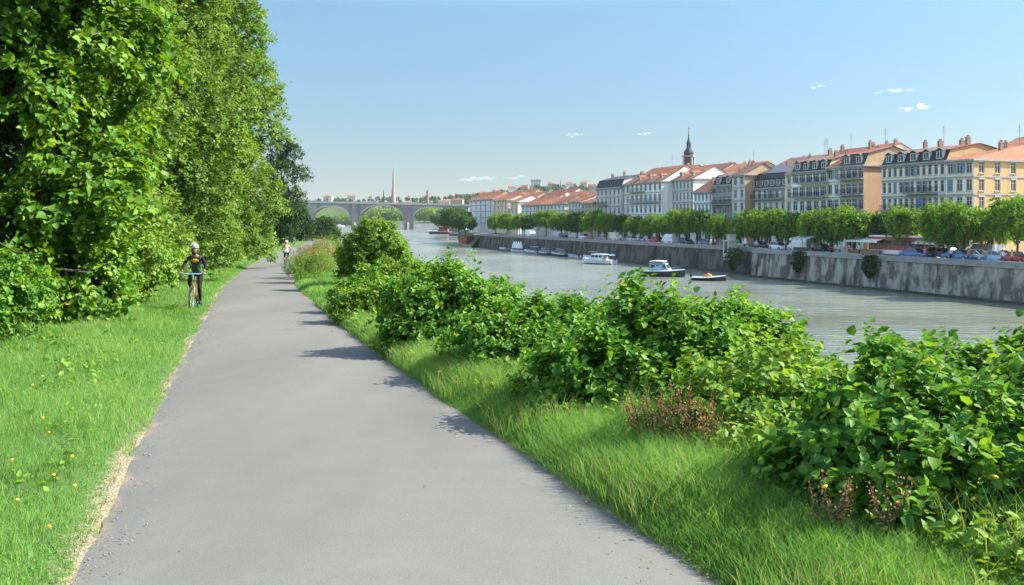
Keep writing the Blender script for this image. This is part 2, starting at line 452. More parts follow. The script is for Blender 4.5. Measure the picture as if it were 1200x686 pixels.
# ------------------------------------------------------------------ far bank terrain
QE_t = [-110, 50.5]                      # right quay segment (t), jog, left quay segment
P_jog_a = qat(52.0, 0); P_jog_b = qat(52.0, 3.2)
P_end = qat(216, .0)
EDGE = [qat(-110, 0), P_jog_a, P_jog_b, qat(216, 3.2)]
EDGE2 = [(-11.0, 312), (-22, 430), (-41, 600), (-61, 830), (-74, 1005)]
def fedge(y):
    pts = EDGE + EDGE2
    yy = np.array([p[1] for p in pts]); xx_ = np.array([p[0] for p in pts])
    o = np.argsort(yy, kind="stable")
    return np.interp(y, yy[o], xx_[o])
def smooth(t): t = np.clip(t, 0, 1); return t*t*(3-2*t)
_hx = np.array([-1500, -600, -375, -270, -150, -76, -12, 54, 150, 600, 3000.])
_hz = np.array([32, 30, 31, 35, 37, 41, 48, 55, 56, 60, 60.])
def hill(x, y):
    h = np.interp(x, _hx, _hz)
    ys_ = np.interp(x, [-120, 20], [1080, 520])
    return h*smooth((y-ys_)/(1500-ys_))
def zfar(x, y):
    return QTOP - .0*x + hill(x, y)
M_pave = pmat("quay_paving", (.34, .32, .28), (.25, .235, .21), scale=.6)
M_hill = pmat("hillside_growth", (.06, .1, .03), (.04, .06, .02), scale=.02, coords="Object")
def far_ground():
    ys = sorted(set([float(v) for v in list(np.arange(-4, 310, 6))+list(np.arange(310, 1006, 25))+[P_jog_a[1], P_jog_b[1]+.01, 1005]]))
    offs = np.array([.45, 6, 14, 22, 34, 50, 75, 110, 160, 230, 330, 500, 800, 1400, 2500])
    V = []
    for y in ys:
        x = fedge(y)+offs
        z = zfar(x, np.full_like(x, y)); z = np.where((y > 308), z-1.5*np.exp(-offs/8), z)
        V.append(np.stack([x, np.full_like(x, y), z], 1))
    # a skirt down to the water along the open bank beyond the quay wall
    nc = len(offs); nr = len(ys); V = np.concatenate(V)
    i = np.arange(nr-1)[:, None]*nc + np.arange(nc-1)[None]
    F = np.stack([i, i+1, i+nc+1, i+nc], -1).reshape(-1, 4)
    yc = (V[F[:, 0], 1]+V[F[:, 2], 1])/2
    tag(obj("quay_street", np_mesh("quay_street", V, [F[yc < 312]], [M_pave])), kind="structure")
    sk = [k for k in range(nr) if ys[k] >= 300]
    sv = []
    for k in sk:
        p = V[k*nc]; sv += [(p[0], p[1], p[2]), (p[0]-5, p[1], WATER-1.5)]
    sv = np.array(sv); b0 = len(V)
    SF = np.array([(b0+2*j, b0+2*j+1, b0+2*j+3, b0+2*j+2) for j in range(len(sk)-1)])
    tag(obj("far_bank", np_mesh("far_bank", np.concatenate([V, sv]), [np.concatenate([F[yc >= 312], SF])], [M_hill])), kind="structure")
    # the shore across the head of the reach, rising to the hills
    xs_ = np.concatenate([np.arange(-3000, -400, 200), np.arange(-400, 400, 20), np.arange(400, 3001, 200)]).astype(float)
    ys = np.concatenate([[1006, 1010], np.arange(1030, 1600, 30), np.arange(1600, 3700, 150)]).astype(float)
    X, Y = np.meshgrid(xs_, ys)
    Z = -5.0 + hill(X, Y) + 3*wob(X*.02, Y*.02)*smooth((Y-1150)/200)
    left = smooth((-150-X)/60)
    Z = Z*(1-left*(Y < 1380)) + (WATER-3)*left*(Y < 1380)
    V = np.stack([X.ravel(), Y.ravel(), Z.ravel()], 1); nc = len(xs_)
    i = np.arange(len(ys)-1)[:, None]*nc + np.arange(nc-1)[None]
    F = np.stack([i, i+1, i+nc+1, i+nc], -1).reshape(-1, 4)
    tag(obj("hills", np_mesh("hills", V, [F], [M_hill], smooth=True)), kind="structure")
far_ground()
# ------------------------------------------------------------------ foliage
def unit(v): return v/np.maximum(np.linalg.norm(v, axis=-1, keepdims=True), 1e-9)

def leaf_geo(P, A, Nn, L, W, six=True):
    A = unit(A); B = unit(np.cross(A, Nn)); Nn = np.cross(B, A)
    L = L[:, None]; W = W[:, None]; n = len(P)
    if six:
        up = Nn*W*.16
        v = np.stack([P, P+A*L*.16+B*W*.5+up*.7, P+A*L*.6+B*W*.43+up, P+A*L-Nn*L*.14, P+A*L*.6-B*W*.43+up, P+A*L*.16-B*W*.5+up*.7], 1).reshape(-1, 3)
        b = np.arange(n)[:, None]*6
        f = np.concatenate([b+np.array([[0, 1, 2, 3]]), b+np.array([[0, 3, 4, 5]])])
        return v, f, 6
    v = np.stack([P, P+A*L*.45+B*W*.5, P+A*L, P+A*L*.45-B*W*.5], 1).reshape(-1, 3)
    b = np.arange(n)[:, None]*4
    return v, b+np.array([[0, 1, 2, 3]]), 4

def rdirs(n, rng, up=-1.0):
    out = np.zeros((0, 3))
    while len(out) < n:
        d = unit(rng.normal(size=(n*2, 3))); out = np.concatenate([out, d[d[:, 2] > up]])
    return out[:n]

def shoots_on(blobs, n, rng, upmin=-.5, inner=.25):
    """points and outward directions spread over an uneven crown made of ellipsoids."""
    blobs = np.array(blobs, float)                       # cx cy cz rx ry rz
    area = (blobs[:, 3]*blobs[:, 4]+blobs[:, 3]*blobs[:, 5]+blobs[:, 4]*blobs[:, 5])
    P = np.zeros((0, 3)); D = np.zeros((0, 3))
    while len(P) < n:
        k = rng.choice(len(blobs), n, p=area/area.sum())
        d = rdirs(n, rng, upmin)
        c = blobs[k, :3]; r = blobs[k, 3:]
        lump = .86+.2*np.sin(d[:, 0]*5+k*1.7)*np.sin(d[:, 1]*4.3+k)+.14*np.sin(d[:, 2]*7+d[:, 0]*6+k*2.3)
        rho = np.where(rng.random(n) < inner, .35+.5*rng.random(n), 1-.22*rng.random(n)**1.5)*lump
        p = c+d*r*rho[:, None]
        q = (p[:, None, :]-blobs[None, :, :3])/blobs[None, :, 3:]
        dd = np.linalg.norm(q, axis=2); dd[np.arange(n), k] = 9
        keep = (dd.min(1) > .72) | (rng.random(n) < .18)
        P = np.concatenate([P, p[keep]]); D = np.concatenate([D, unit(d/r)[keep]])
    return P[:n], D[:n]

def foliage(name, blobs, n_shoots, per, leaf, mats, rng, shoot=.3, aspect=.8, upmin=-.5, inner=.25, six=True, rise=.45, droop=.25,
            flat=.8, spikes=0, spike_len=.5, stems=True, tint_var=.27, floor=None, stem_r=.004):
    P, D = shoots_on(blobs, n_shoots, rng, upmin, inner)
    Ls = shoot*(.5+.9*rng.random(n_shoots))
    if spikes:
        b_ = np.array(blobs, float); k = rng.integers(0, len(b_), spikes)
        dz = rdirs(spikes, rng, .55); p = b_[k, :3]+dz*b_[k, 3:]*.92
        P = np.concatenate([P, p]); D = np.concatenate([D, unit(dz*np.array([.35, .35, 1.0])+[0, 0, .9])]); Ls = np.concatenate([Ls, spike_len*(.5+.8*rng.random(spikes))])
    n = len(P)
    dirn = unit(D+np.array([0, 0, rise])+rng.normal(size=(n, 3))*.38)
    side = unit(np.cross(dirn, rng.normal(size=(n, 3))))
    up2 = np.cross(dirn, side)
    shade = rng.normal(size=n)*tint_var                      # shoots differ in colour
    f = (np.arange(per)+.6)/per
    f = f[None, :]+rng.normal(size=(n, per))*.04
    ang = (np.arange(per)*2.4)[None, :]+rng.random((n, 1))*6.28+rng.normal(size=(n, per))*.4
    pos = P[:, None, :]+dirn[:, None, :]*(Ls[:, None]*f)[..., None]-np.array([0, 0, 1.])*(droop*Ls[:, None]*f*f)[..., None]
    out = side[:, None, :]*np.cos(ang)[..., None]+up2[:, None, :]*np.sin(ang)[..., None]
    ax = unit(out*.9+dirn[:, None, :]*.5+np.array([0, 0, -.22])+rng.normal(size=(n, per, 3))*.25)
    nr = unit(np.array([0, 0, flat])+D[:, None, :]*.55+out*.15+rng.normal(size=(n, per, 3))*.42)
    sz = leaf*(1.12-.5*np.clip(f, 0, 1.1)**2)*(.55+.85*rng.random((n, per)))
    pos = pos.reshape(-1, 3)+ax.reshape(-1, 3)*(leaf*.18)
    ax = ax.reshape(-1, 3); nr = nr.reshape(-1, 3); sz = sz.ravel()
    tint = np.clip(.45+shade[:, None]+.12*np.clip(f, 0, 1)+rng.normal(size=(n, per))*.15, 0, 1).ravel()
    tint = np.where(rng.random(len(tint)) < .006, 1.0, np.minimum(tint, .92))
    if floor is not None:
        k = pos[:, 2] > floor(pos[:, 0], pos[:, 1])+.02
        pos, ax, nr, sz, tint = pos[k], ax[k], nr[k], sz[k], tint[k]
    V, F, m = leaf_geo(pos, ax, nr, sz, sz*aspect*(.85+.3*rng.random(len(sz))), six)
    T = np.repeat(tint, m)
    faces = [F]; mi = [0]
    if stems:
        # thin shoots: three sided
        q = P+dirn*Ls[:, None]*.98-np.array([0, 0, 1.])*(droop*Ls*.96)[:, None]
        a = side*stem_r; bb = up2*stem_r
        sv = np.stack([P+a, P-a*.5+bb*.87, P-a*.5-bb*.87, q], 1).reshape(-1, 3)
        b0 = len(V)+np.arange(n)[:, None]*4
        sf = np.concatenate([b0+np.array([[0, 1, 3]]), b0+np.array([[1, 2, 3]]), b0+np.array([[2, 0, 3]])])
        V = np.concatenate([V, sv]); T = np.concatenate([T, np.full(len(sv), .5)])
        faces.append(sf); mi.append(1)
    return np_mesh(name, V, faces, mats, mi, {"tint": T})

def wood_mesh(name, segs, mat, n=7):
    b = MB()
    for pts, rad in segs: b.tube(pts, rad, n=n)
    return b.mesh(name, mat)

def limbs_to(blobs, base, top, r0, rng, n=None, wig=.25, trunk_top=.75):
    """a tapered trunk and limbs that reach into the crown."""
    base = np.array(base, float); top = np.array(top, float)
    segs = []
    ts = np.linspace(0, 1, 7)
    tr = [base+(top-base)*t+rng.normal(size=3)*np.array([wig, wig, 0])*t*(1-t)*2 for t in ts]
    segs.append((tr, [r0*(1.25 if t == 0 else 1-.72*t) for t in ts]))
    for c in (blobs if n is None else blobs[:n]):
        c = np.array(c[:3], float); t = .3+.5*rng.random(); p = base+(top-base)*t
        mid = (p+c)/2+rng.normal(size=3)*.15*np.linalg.norm(c-p)*.5; mid[2] += .08*np.linalg.norm(c-p)
        segs.append(([p, mid, c], [r0*.42*(1-t*.4), r0*.26, r0*.08]))
    return segs

G_MAPLE = leafmat("maple_leaf", [(0, (.026, .068, .008)), (.5, (.056, .118, .012)), (1, (.105, .165, .02))], trans=.38, gloss=.15)
G_WILLOW = leafmat("light_tree_leaf", [(0, (.034, .07, .016)), (.5, (.066, .115, .024)), (1, (.11, .155, .032))], trans=.42, gloss=.1)
G_DARK = leafmat("dark_tree_leaf", [(0, (.007, .021, .007)), (.5, (.014, .034, .011)), (1, (.028, .055, .016))], trans=.3, gloss=.1)
G_BUSH = leafmat("bramble_leaf", [(0, (.02, .068, .008)), (.5, (.046, .112, .013)), (.92, (.095, .165, .022)), (1, (.15, .155, .03))], trans=.4, gloss=.16)
G_BUSH2 = leafmat("light_bush_leaf", [(0, (.035, .085, .012)), (.5, (.07, .13, .018)), (1, (.13, .18, .03))], trans=.38, gloss=.15)
G_QUAY = leafmat("plane_tree_leaf", [(0, (.03, .075, .010)), (.5, (.06, .118, .015)), (1, (.11, .16, .022))], trans=.4, gloss=.08)
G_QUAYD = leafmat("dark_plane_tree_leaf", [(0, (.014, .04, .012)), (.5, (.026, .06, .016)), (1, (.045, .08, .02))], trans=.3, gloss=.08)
G_DRYS = leafmat("dry_shrub_leaf", [(0, (.09, .08, .03)), (.5, (.16, .115, .06)), (1, (.2, .15, .09))], trans=.3, gloss=.05)
G_DOCK = leafmat("dock_seed", [(0, (.10, .045, .03)), (.5, (.18, .09, .065)), (1, (.22, .14, .1))], trans=.2, gloss=.03)
M_BARK = pmat("bark", (.12, .095, .07), (.05, .04, .03), scale=6, stretch=(1, 1, .25), bump=.6, bscale=20, rough=.95)
M_STEM = pmat("green_stem", (.09, .12, .04), (.06, .08, .03), scale=9)
M_TWIG = pmat("brown_twig", (.11, .08, .05), (.06, .045, .03), scale=9)

def plant(name, label, cat, base, blobs, kind, mats, rng, group=None, trunk=None, trunk_name="stem", **kw):
    """blobs are given relative to the base point."""
    t = thing(name, label, cat, base, 0, group)
    n_shoots = kw.pop("n"); per = kw.pop("per"); leaf = kw.pop("leaf")
    if kw.pop("grounded", False):
        bx_, by_, bz_ = base
        kw["floor"] = lambda x, y: zg(x+bx_, y+by_)-bz_
    obj(kind, foliage(kind, blobs, n_shoots, per, leaf, mats, rng, **kw), t)
    if trunk: obj(trunk_name, wood_mesh(trunk_name, trunk, M_BARK if trunk_name == "trunk" else M_TWIG), t)
    return t

def gz(x, y): return float(zg(np.array([x]), np.array([y]))[0])

# ---- bushes on the river side
def bush(label, x, y, blobs, n, leaf, mats, seed, rise=.45, group=None, stems=5, name="bush", cat="bush", **kw):
    rng = np.random.default_rng(seed)
    z = gz(x, y); dz = kw.pop('dz', 0); sx = kw.pop('sx', 1.0); blobs = [(b_[0]*sx, b_[1], b_[2]+dz, b_[3]*(sx+1)/2)+tuple(b_[4:]) for b_ in blobs]
    tr = []
    for i in range(stems):
        c = np.array(blobs[i % len(blobs)][:3]) + rng.normal(size=3)*.1
        p = np.array([c[0]*.4+rng.normal()*.15, c[1]*.4+rng.normal()*.15, 0])
        p[2] = gz(x+p[0], y+p[1])-z-.05
        mid = (p+c)/2+rng.normal(size=3)*.08
        tr.append(([p, mid, c], [.022, .014, .006]))
    return plant(name, label, cat, (x, y, z), blobs, "foliage", mats, rng, group=group, trunk=tr, n=n, per=kw.pop("per", 9), leaf=leaf, rise=rise, grounded=True, **kw)

BM = [G_BUSH, M_STEM]; BM2 = [G_BUSH2, M_STEM]
# blobs: cx cy cz rx ry rz relative to the base
bush("big leafy bramble bush in the bottom right corner, its shoots standing up against the water", 2.8, 4.98,
     [(-.85, .05, .34, .45, .55, .52), (-.45, .15, .62, .55, .6, .58), (.15, .1, .5, .6, .6, .6), (.75, .15, .66, .65, .65, .62), (1.45, .25, .72, .7, .7, .66), (2.2, .4, .8, .8, .8, .75),
      (-.6, -.42, .44, .45, .36, .44), (-.05, -.5, .46, .55, .38, .46), (.6, -.5, .48, .6, .4, .48), (1.35, -.45, .5, .7, .42, .5), (.2, .8, .5, .8, .7, .7), (1.4, .9, .6, .9, .8, .8)],
     5000, .07, BM, 21, dz=-.33, shoot=.26, spikes=70, spike_len=.42, per=9)
bush("light green climbing bush between the two largest bramble bushes by the verge", 2.1, 6.6,
     [(-.35, 0, .5, .6, .6, .7), (.3, .3, .45, .7, .7, .65), (-.1, -.5, .2, .7, .5, .45), (.9, .8, .3, .7, .7, .6)], 1200, .065, BM2, 22, dz=-.42, shoot=.24, spikes=30, spike_len=.4)
bush("tall dark bramble mound with one high leafy tip, behind the brown dock stalks", 1.6, 8.5,
     [(-.95, -.2, .65, .75, .7, .75), (-.35, .1, .95, .7, .7, .72), (.3, -.1, .85, .8, .75, .8), (.85, .2, .7, .7, .75, .8), (.0, -.7, .45, 1.3, .55, .6), (.6, .9, .4, .9, .9, .8), (-.45, .1, 1.28, .26, .28, .40), (1.3, .1, .55, .5, .6, .75)],
     3100, .075, BM, 23, sx=.82, dz=-.50, shoot=.24, spikes=44, spike_len=.42)
bush("low dark bramble bush left of the tall mound, half way along the verge", .35, 11.1,
     [(-.6, 0, .5, .75, .7, .6), (.2, .1, .55, .8, .75, .62), (.9, .3, .55, .7, .8, .65), (.1, -.7, .35, 1.1, .55, .5)], 1800, .07, BM, 24, sx=.8, dz=-.32, shoot=.22, spikes=34, spike_len=.36)
bush("broad rounded bramble bush with thin upright shoots seen against the river", -1.0, 14.3,
     [(-.75, -.2, .75, .75, .75, .8), (0, 0, .98, .8, .8, .75), (.75, .1, .75, .8, .8, .75), (-.2, -.7, .4, 1.0, .6, .55), (1.3, .2, .5, .7, .8, .6), (.2, .8, .5, 1.1, .9, .8)],
     2300, .075, BM, 25, sx=.7, dz=-.38, shoot=.24, spikes=60, spike_len=.5)
bush("low light green bush at the verge just beyond the broad bramble bush", -3.15, 20.0,
     [(-.55, 0, .5, .75, .75, .62), (.25, .1, .6, .8, .8, .68), (.9, .4, .5, .7, .8, .6), (0, -.6, .25, .9, .5, .4)], 1200, .075, BM2, 26, sx=.75, dz=-.42, shoot=.22, spikes=24, spike_len=.3)
bush("small dark bush nearest the path below the round bush", -4.0, 23.0,
     [(-.3, 0, .4, .65, .6, .55), (.4, .2, .45, .7, .7, .6)], 620, .075, BM, 27, dz=-.16, shoot=.2, spikes=8, spike_len=.3)
bush("light green bush at the foot of the round bush", -3.4, 26.5,
     [(-.7, 0, .6, .9, .8, .8), (.3, .1, .7, .9, .9, .8), (1.1, .4, .6, .8, .9, .7), (-1.3, .2, .35, .7, .7, .5)], 1300, .09, BM2, 28, shoot=.22, spikes=16, spike_len=.3)
bush("tall round bush standing alone against the river in front of the bridge", -5.6, 34.5,
     [(-.5, 0, 1.5, .95, 1.0, 1.05), (.45, 0, 1.75, .95, 1.0, 1.0), (0, 0, 2.35, .85, .9, .65), (.8, .1, 1.1, .75, .9, .9), (-.75, 0, 1.0, .7, .8, .85), (0, -.5, .7, 1.0, .7, .7)],
     2600, .085, BM2, 29, shoot=.24, spikes=14, spike_len=.3, stems=7)
# slope bushes lower down toward the water, partly seen between the front ones
low = [("dark bush on the river slope behind the light climbing bush", 5.4, 10.5), ("dark bush on the river slope behind the tall bramble mound", 4.2, 14.5),
       ("dark bush on the river slope behind the low bramble bush", 2.4, 18.5), ("dark bush on the river slope behind the broad rounded bramble bush", .9, 24.0),
       ("dark bush on the river slope behind the low light green bush", -.6, 31.0), ("dark bush on the river slope beyond the corner bush", 8.0, 9.0)]
for i, (lb, x, y) in enumerate(low):
    bush(lb, x, y, [(-.7, 0, .4, .9, .9, .6), (.4, .2, .5, 1.0, 1.0, .65), (1.2, .3, .3, .8, .9, .55)], 650, .11, BM, 40+i, shoot=.24, per=8, spikes=6, spike_len=.3)

# dry shrubs where the path bends
def dryshrub(label, x, y, blobs, n, mats, seed):
    bush(label, x, y, blobs, n, .06, mats, seed, shoot=.45, per=8, name="shrub", cat="shrub", aspect=.45, rise=1.5, droop=.1, flat=.3, spikes=40, spike_len=.6)
dryshrub("brown dry shrub beside the far bend of the path", -10.3, 44.5, [(-.3, 0, .7, .75, 1.1, .8), (.3, .9, .9, .7, 1.0, .85), (.2, -.8, .5, .7, .9, .6)], 900, [G_DRYS, M_TWIG], 51)
dryshrub("yellowish green shrub behind the brown dry shrub by the bend", -10.4, 50.0, [(-.5, 0, 1.0, 1.0, 1.2, 1.1), (.6, .4, 1.0, 1.1, 1.2, 1.0), (1.5, -.5, .7, .9, 1.1, .9)], 1200, [G_BUSH2, M_STEM], 52)
dryshrub("green shrub right beside the path in front of the brown dry shrub", -9.6, 40.0, [(-.4, 0, .45, .7, .8, .6), (.5, .3, .6, .8, .9, .7)], 700, [G_BUSH2, M_STEM], 53)

# ---- the trees along the left of the path
def big_tree(label, x, y, h, blobs, n, per, leaf, mats, seed, r0=.2, six=True, name="tree", top=None, **kw):
    rng = np.random.default_rng(seed); z = gz(x, y)
    tr = limbs_to(blobs, (0, 0, -.1), top or (.1, .1, h*.8), r0, rng)
    if six:
        for c in blobs[::2]:
            a = np.array([.1, .1, c[2]*.75]); e = np.array([c[0]+c[3]*.75, c[1]-c[4]*.85, c[2]+.1]); m_ = (a+e)/2+[0, -.2, .35]
            tr.append(([a, m_, e], [r0*.3, r0*.2, r0*.07]))
            for q in range(2): d_ = rng.normal(size=3)*.5; tr.append(([m_*.4+e*.6, e+d_*.6, e+d_+[.4, -.3, .15]], [r0*.09, r0*.06, r0*.025]))
    return plant(name, label, "tree", (x, y, z), blobs, "crown", mats, rng, trunk=tr, trunk_name="trunk", n=n, per=per, leaf=leaf, six=six, grounded=True, **kw)

def crown(rng, h0, h1, rx, ry, k, r=(.9, 1.5), lean=(0, 0), squash=1.0, taper=.45):
    out = []
    for i in range(k):
        t = (i+.5)/k; a = i*2.4+rng.random(); z = h0+(h1-h0)*t
        rad = (1-taper*abs(2*t-.9)**1.6)*(.35+.65*rng.random()**.5)
        q = r[0]+(r[1]-r[0])*rng.random()
        out.append((lean[0]*t+math.cos(a)*rx*rad, lean[1]*t+math.sin(a)*ry*rad, z, q, q, q*squash))
    return out
rg = np.random.default_rng(5)
big_tree("nearest broad-leaved tree filling the upper left corner, its low boughs hanging over the grass", -11.6, 18.5, 10.5,
         crown(rg, .9, 9.5, 3.2, 2.6, 22, (1.2, 1.75), squash=.8), 6600, 10, .165, [G_MAPLE, M_TWIG], 61, r0=.26, shoot=.5, rise=.1, droop=.4, upmin=-.75, spikes=40, spike_len=.6, stem_r=.007, aspect=.9)
big_tree("broad-leaved tree at the left edge of the picture beside the nearest tree", -12.6, 12.6, 9.0,
         crown(rg, .9, 8.0, 2.5, 2.0, 16, (1.1, 1.6), squash=.8), 4000, 10, .165, [G_MAPLE, M_TWIG], 62, r0=.22, shoot=.5, rise=.1, droop=.4, upmin=-.75, spikes=24, spike_len=.6, stem_r=.007, aspect=.9)
big_tree("tall fine-leaved tree rising behind the nearest broad-leaved tree", -14.6, 29, 13,
         crown(rg, 1.5, 12.5, 3.0, 2.6, 22, (1.2, 1.8)), 5600, 12, .15, [G_WILLOW, M_TWIG], 63, r0=.24, shoot=.5, spikes=90, spike_len=.9, six=False, aspect=.75)
big_tree("tall light green tree in the middle of the row, its top out of the picture", -16.2, 41, 15.5,
         crown(rg, 1.2, 15, 3.0, 3.0, 26, (1.3, 2.0)), 6000, 12, .17, [G_WILLOW, M_TWIG], 64, r0=.26, shoot=.6, spikes=160, spike_len=1.2, six=False, aspect=.75)
big_tree("light green tree at the far end of the tall row, feathery against the sky", -19.5, 57, 18.5,
         crown(rg, 1.2, 18, 3.6, 3.4, 28, (1.4, 2.2)), 6000, 12, .2, [G_WILLOW, M_TWIG], 65, r0=.28, shoot=.75, spikes=220, spike_len=1.7, six=False, aspect=.75)
big_tree("mid green tree between the feathery tree and the dark pointed tree", -26.4, 74, 15.5,
         crown(rg, 1.0, 15, 3.6, 3.4, 22, (1.5, 2.3)), 4200, 11, .24, [G_WILLOW, M_TWIG], 66, r0=.28, shoot=.7, spikes=90, spike_len=1.1, six=False, aspect=.75)
big_tree("dark pointed tree at the end of the row above the bend of the path", -33.6, 124, 16.5,
         crown(rg, .8, 15.8, 3.2, 2.4, 22, (1.2, 1.9), taper=.75), 2600, 10, .24, [G_DARK, M_TWIG], 67, r0=.28, shoot=.6, six=False, aspect=.7)
big_tree("small round tree at the water end of the path, right of the dark pointed tree", -41.0, 165, 6.0,
         crown(rg, .6, 4.9, 2.2, 2.0, 12, (1.2, 1.7), taper=.7), 1500, 10, .24, [G_DARK, M_TWIG], 69, r0=.2, shoot=.5, six=False, aspect=.7)
big_tree("rounded green tree behind the small round tree, reaching toward the bridge", -41.5, 190, 6.6,
         crown(rg, .6, 5.2, 2.8, 2.6, 14, (1.5, 2.2), taper=.6), 1500, 10, .3, [G_DARK, M_TWIG], 70, r0=.24, shoot=.6, six=False, aspect=.7)
# hedge shrubs at the foot of the trees
hs = [("dark shrub at the foot of the nearest tree in its shade", -10.4, 16.2, .10, [G_BUSH, M_TWIG], 1.5, 1.5), ("leafy shrub under the right boughs of the nearest tree", -10.7, 20.3, .12, [G_BUSH, M_TWIG], 1.5, 1.7),
      ("leafy shrub behind the bearded cyclist", -12.0, 26.5, .11, [G_BUSH2, M_TWIG], 1.5, 2.2), ("silvery green shrub at the grass edge beyond the bearded cyclist", -14.3, 33.0, .1, [G_WILLOW, M_TWIG], 1.5, 2.6),
      ("tall grey green shrub under the light green middle tree", -16.0, 38.5, .1, [G_WILLOW, M_TWIG], 1.5, 3.2), ("bushy shrub under the feathery tree", -19.6, 51.0, .13, [G_WILLOW, M_TWIG], 1.8, 3.2),
      ("dark shrub at the far grass edge under the mid green tree", -23.2, 65.0, .15, [G_BUSH, M_TWIG], 1.8, 3.0), ("shrub at the far end of the row by the bend", -28.2, 86.0, .18, [G_DARK, M_TWIG], 2.0, 3.2),
      ("dark shrub at the left picture edge below the boughs", -10.9, 13.0, .11, [G_BUSH, M_TWIG], 1.4, 1.3)]
for i, (lb, x, y, lf, mt, rr, hh) in enumerate(hs):
    bush(lb, x, y, [(-.5*rr, -.2*rr, hh*.42, rr*.6, rr*.6, hh*.45), (.45*rr, 0, hh*.5, rr*.6, rr*.65, hh*.5), (0, .5*rr, hh*.58, rr*.7, rr*.7, hh*.48), (.1*rr, -.5*rr, hh*.28, rr*.7, rr*.5, hh*.34)],
         1000, lf, mt, 80+i, shoot=.3, per=9, name="shrub", cat="shrub", spikes=20, spike_len=.35, six=(y < 28))

# ------------------------------------------------------------------ grass
G_GRASS = leafmat("grass_blade", [(0, (.044, .094, .028)), (.45, (.082, .16, .052)), (.8, (.122, .195, .078)), (1, (.17, .14, .09))], trans=.5, gloss=.03, trans_gain=(1.25, 1.2, .6))
def blades(name, x, y, h, wdt, tint, rng, lean=.35, mats=None):
    n = len(x); z = zg(x, y)-.01
    th = rng.random(n)*2*PI; a = rng.random(n)*2*PI
    wx = np.cos(th)*wdt/2; wy = np.sin(th)*wdt/2
    lx = np.cos(a)*h*lean*(.3+rng.random(n)); ly = np.sin(a)*h*lean*(.3+rng.random(n))
    P0 = np.stack([x-wx, y-wy, z], 1); P1 = np.stack([x+wx, y+wy, z], 1)
    P2 = np.stack([x+lx*.35-wx*.8, y+ly*.35-wy*.8, z+h*.6], 1); P3 = np.stack([x+lx*.35+wx*.8, y+ly*.35+wy*.8, z+h*.6], 1)
    P4 = np.stack([x+lx, y+ly, z+h*(1-.12*rng.random(n))], 1)
    V = np.stack([P0, P1, P2, P3, P4], 1).reshape(-1, 3)
    b0 = np.arange(n)[:, None]*5
    return V, b0+np.array([[0, 1, 3, 2]]), b0+np.array([[2, 3, 4]]), np.repeat(tint, 5)

def verge(name, side, n, rng):
    y = np.exp(rng.uniform(math.log(2.6), math.log(26), int(n*.8)))
    y = np.concatenate([y, rng.uniform(20, 95, n-len(y))])
    n = len(y)
    if side > 0:
        s = HALF-.03+(3.3+rng.random(n)*1.2-HALF)*rng.random(n)**1.15
    else:
        wid = np.interp(y, [2, 10, 17, 24, 40, 95], [5, 7.5, 6.2, 3.9, 3.2, 3.6])
        s = -(HALF-.05+wid*rng.random(n)**1.1)
    x = xc(y)+s; a = np.abs(s)
    patch = wob(x, y, 1.0); patch2 = wob(x+7, y-3, 3.3)
    far = np.clip(y/9, 1, 6)
    if side > 0:
        h = (.085+.115*rng.random(n))*(1+.35*patch+.25*patch2)*np.clip((a-HALF+.3)/.55, .5, 1)*1.3
        keep = rng.random(n) > .25*(a < HALF+.06)
    else:
        h = (.06+.085*rng.random(n))*(1.1+.6*patch+.5*patch2)*np.clip((a-HALF+.2)/.7, .35, 1)*(1+.9*np.clip((a-4.5)/2.5, 0, 1))
        bare = (a < HALF+.14+.2*patch2)
        keep = (rng.random(n) < np.where(bare, .4+.5*(patch > .0), 1.0))
    k = keep
    x, y, h, far, patch, patch2, a = x[k], y[k], h[k], far[k], patch[k], patch2[k], a[k]; n = len(x)
    tint = np.clip(.46+.24*patch+.18*patch2+rng.normal(size=n)*.17, 0, .86)
    tint = np.where(rng.random(n) < .03, .93, tint)
    w_ = (.003+.003*rng.random(n))*far
    V, q, t3, T = blades(name, x, y, np.maximum(h, .03), w_, tint, rng, lean=.62)
    me = np_mesh(name, V, [q, t3], [G_GRASS], [0, 0], {"tint": T})
    o = obj("grass", me); tag(o, "short grass growing on the verge " + ("between the path and the river bushes" if side > 0 else "between the path and the trees"), "grass", kind="stuff")
verge("grass_river_side", 1, N_GRASS_R, np.random.default_rng(91))
verge("grass_tree_side", -1, N_GRASS_L, np.random.default_rng(92))

# taller seed-headed grass and broad weeds along the foot of the bushes
def fringe(label, n, srange, yr, rng, leafy, name, hmul=1.0):
    y = np.exp(rng.uniform(math.log(yr[0]), math.log(yr[1]), n)); s = rng.uniform(srange[0], srange[1], n)
    x = xc(y)+s
    cl = wob(x, y, 2.2); k = cl > -.15; x, y, cl = x[k], y[k], cl[k]; n = len(x)
    if leafy:
        z = zg(x, y)+rng.random(n)*.22*hmul*(1+.5*cl)
        P = np.stack([x, y, z], 1); A = unit(rng.normal(size=(n, 3))*np.array([1, 1, .4])+[0, 0, .25]); Nn = unit(rng.normal(size=(n, 3))*.5+[0, 0, 1.])
        L = (.035+.05*rng.random(n))*np.clip(y/9, 1, 3)
        V, F, m = leaf_geo(P, A, Nn, L, L*.55, True)
        me = np_mesh(name, V, [F], [G_BUSH2], [0], {"tint": np.repeat(np.clip(.45+.3*cl+rng.normal(size=n)*.2, 0, 1), m)})
    else:
        h = (.32+.25*rng.random(n))*hmul
        V, q, t3, T = blades(name, x, y, h, .004*np.clip(y/8, 1, 4), np.where(rng.random(n) < .3, .95, np.clip(.55+rng.normal(size=n)*.2, 0, 1)), rng, lean=.5)
        me = np_mesh(name, V, [q, t3], [G_GRASS], [0, 0], {"tint": T})
    tag(obj(name, me), label, "weeds" if leafy else "grass", kind="stuff")
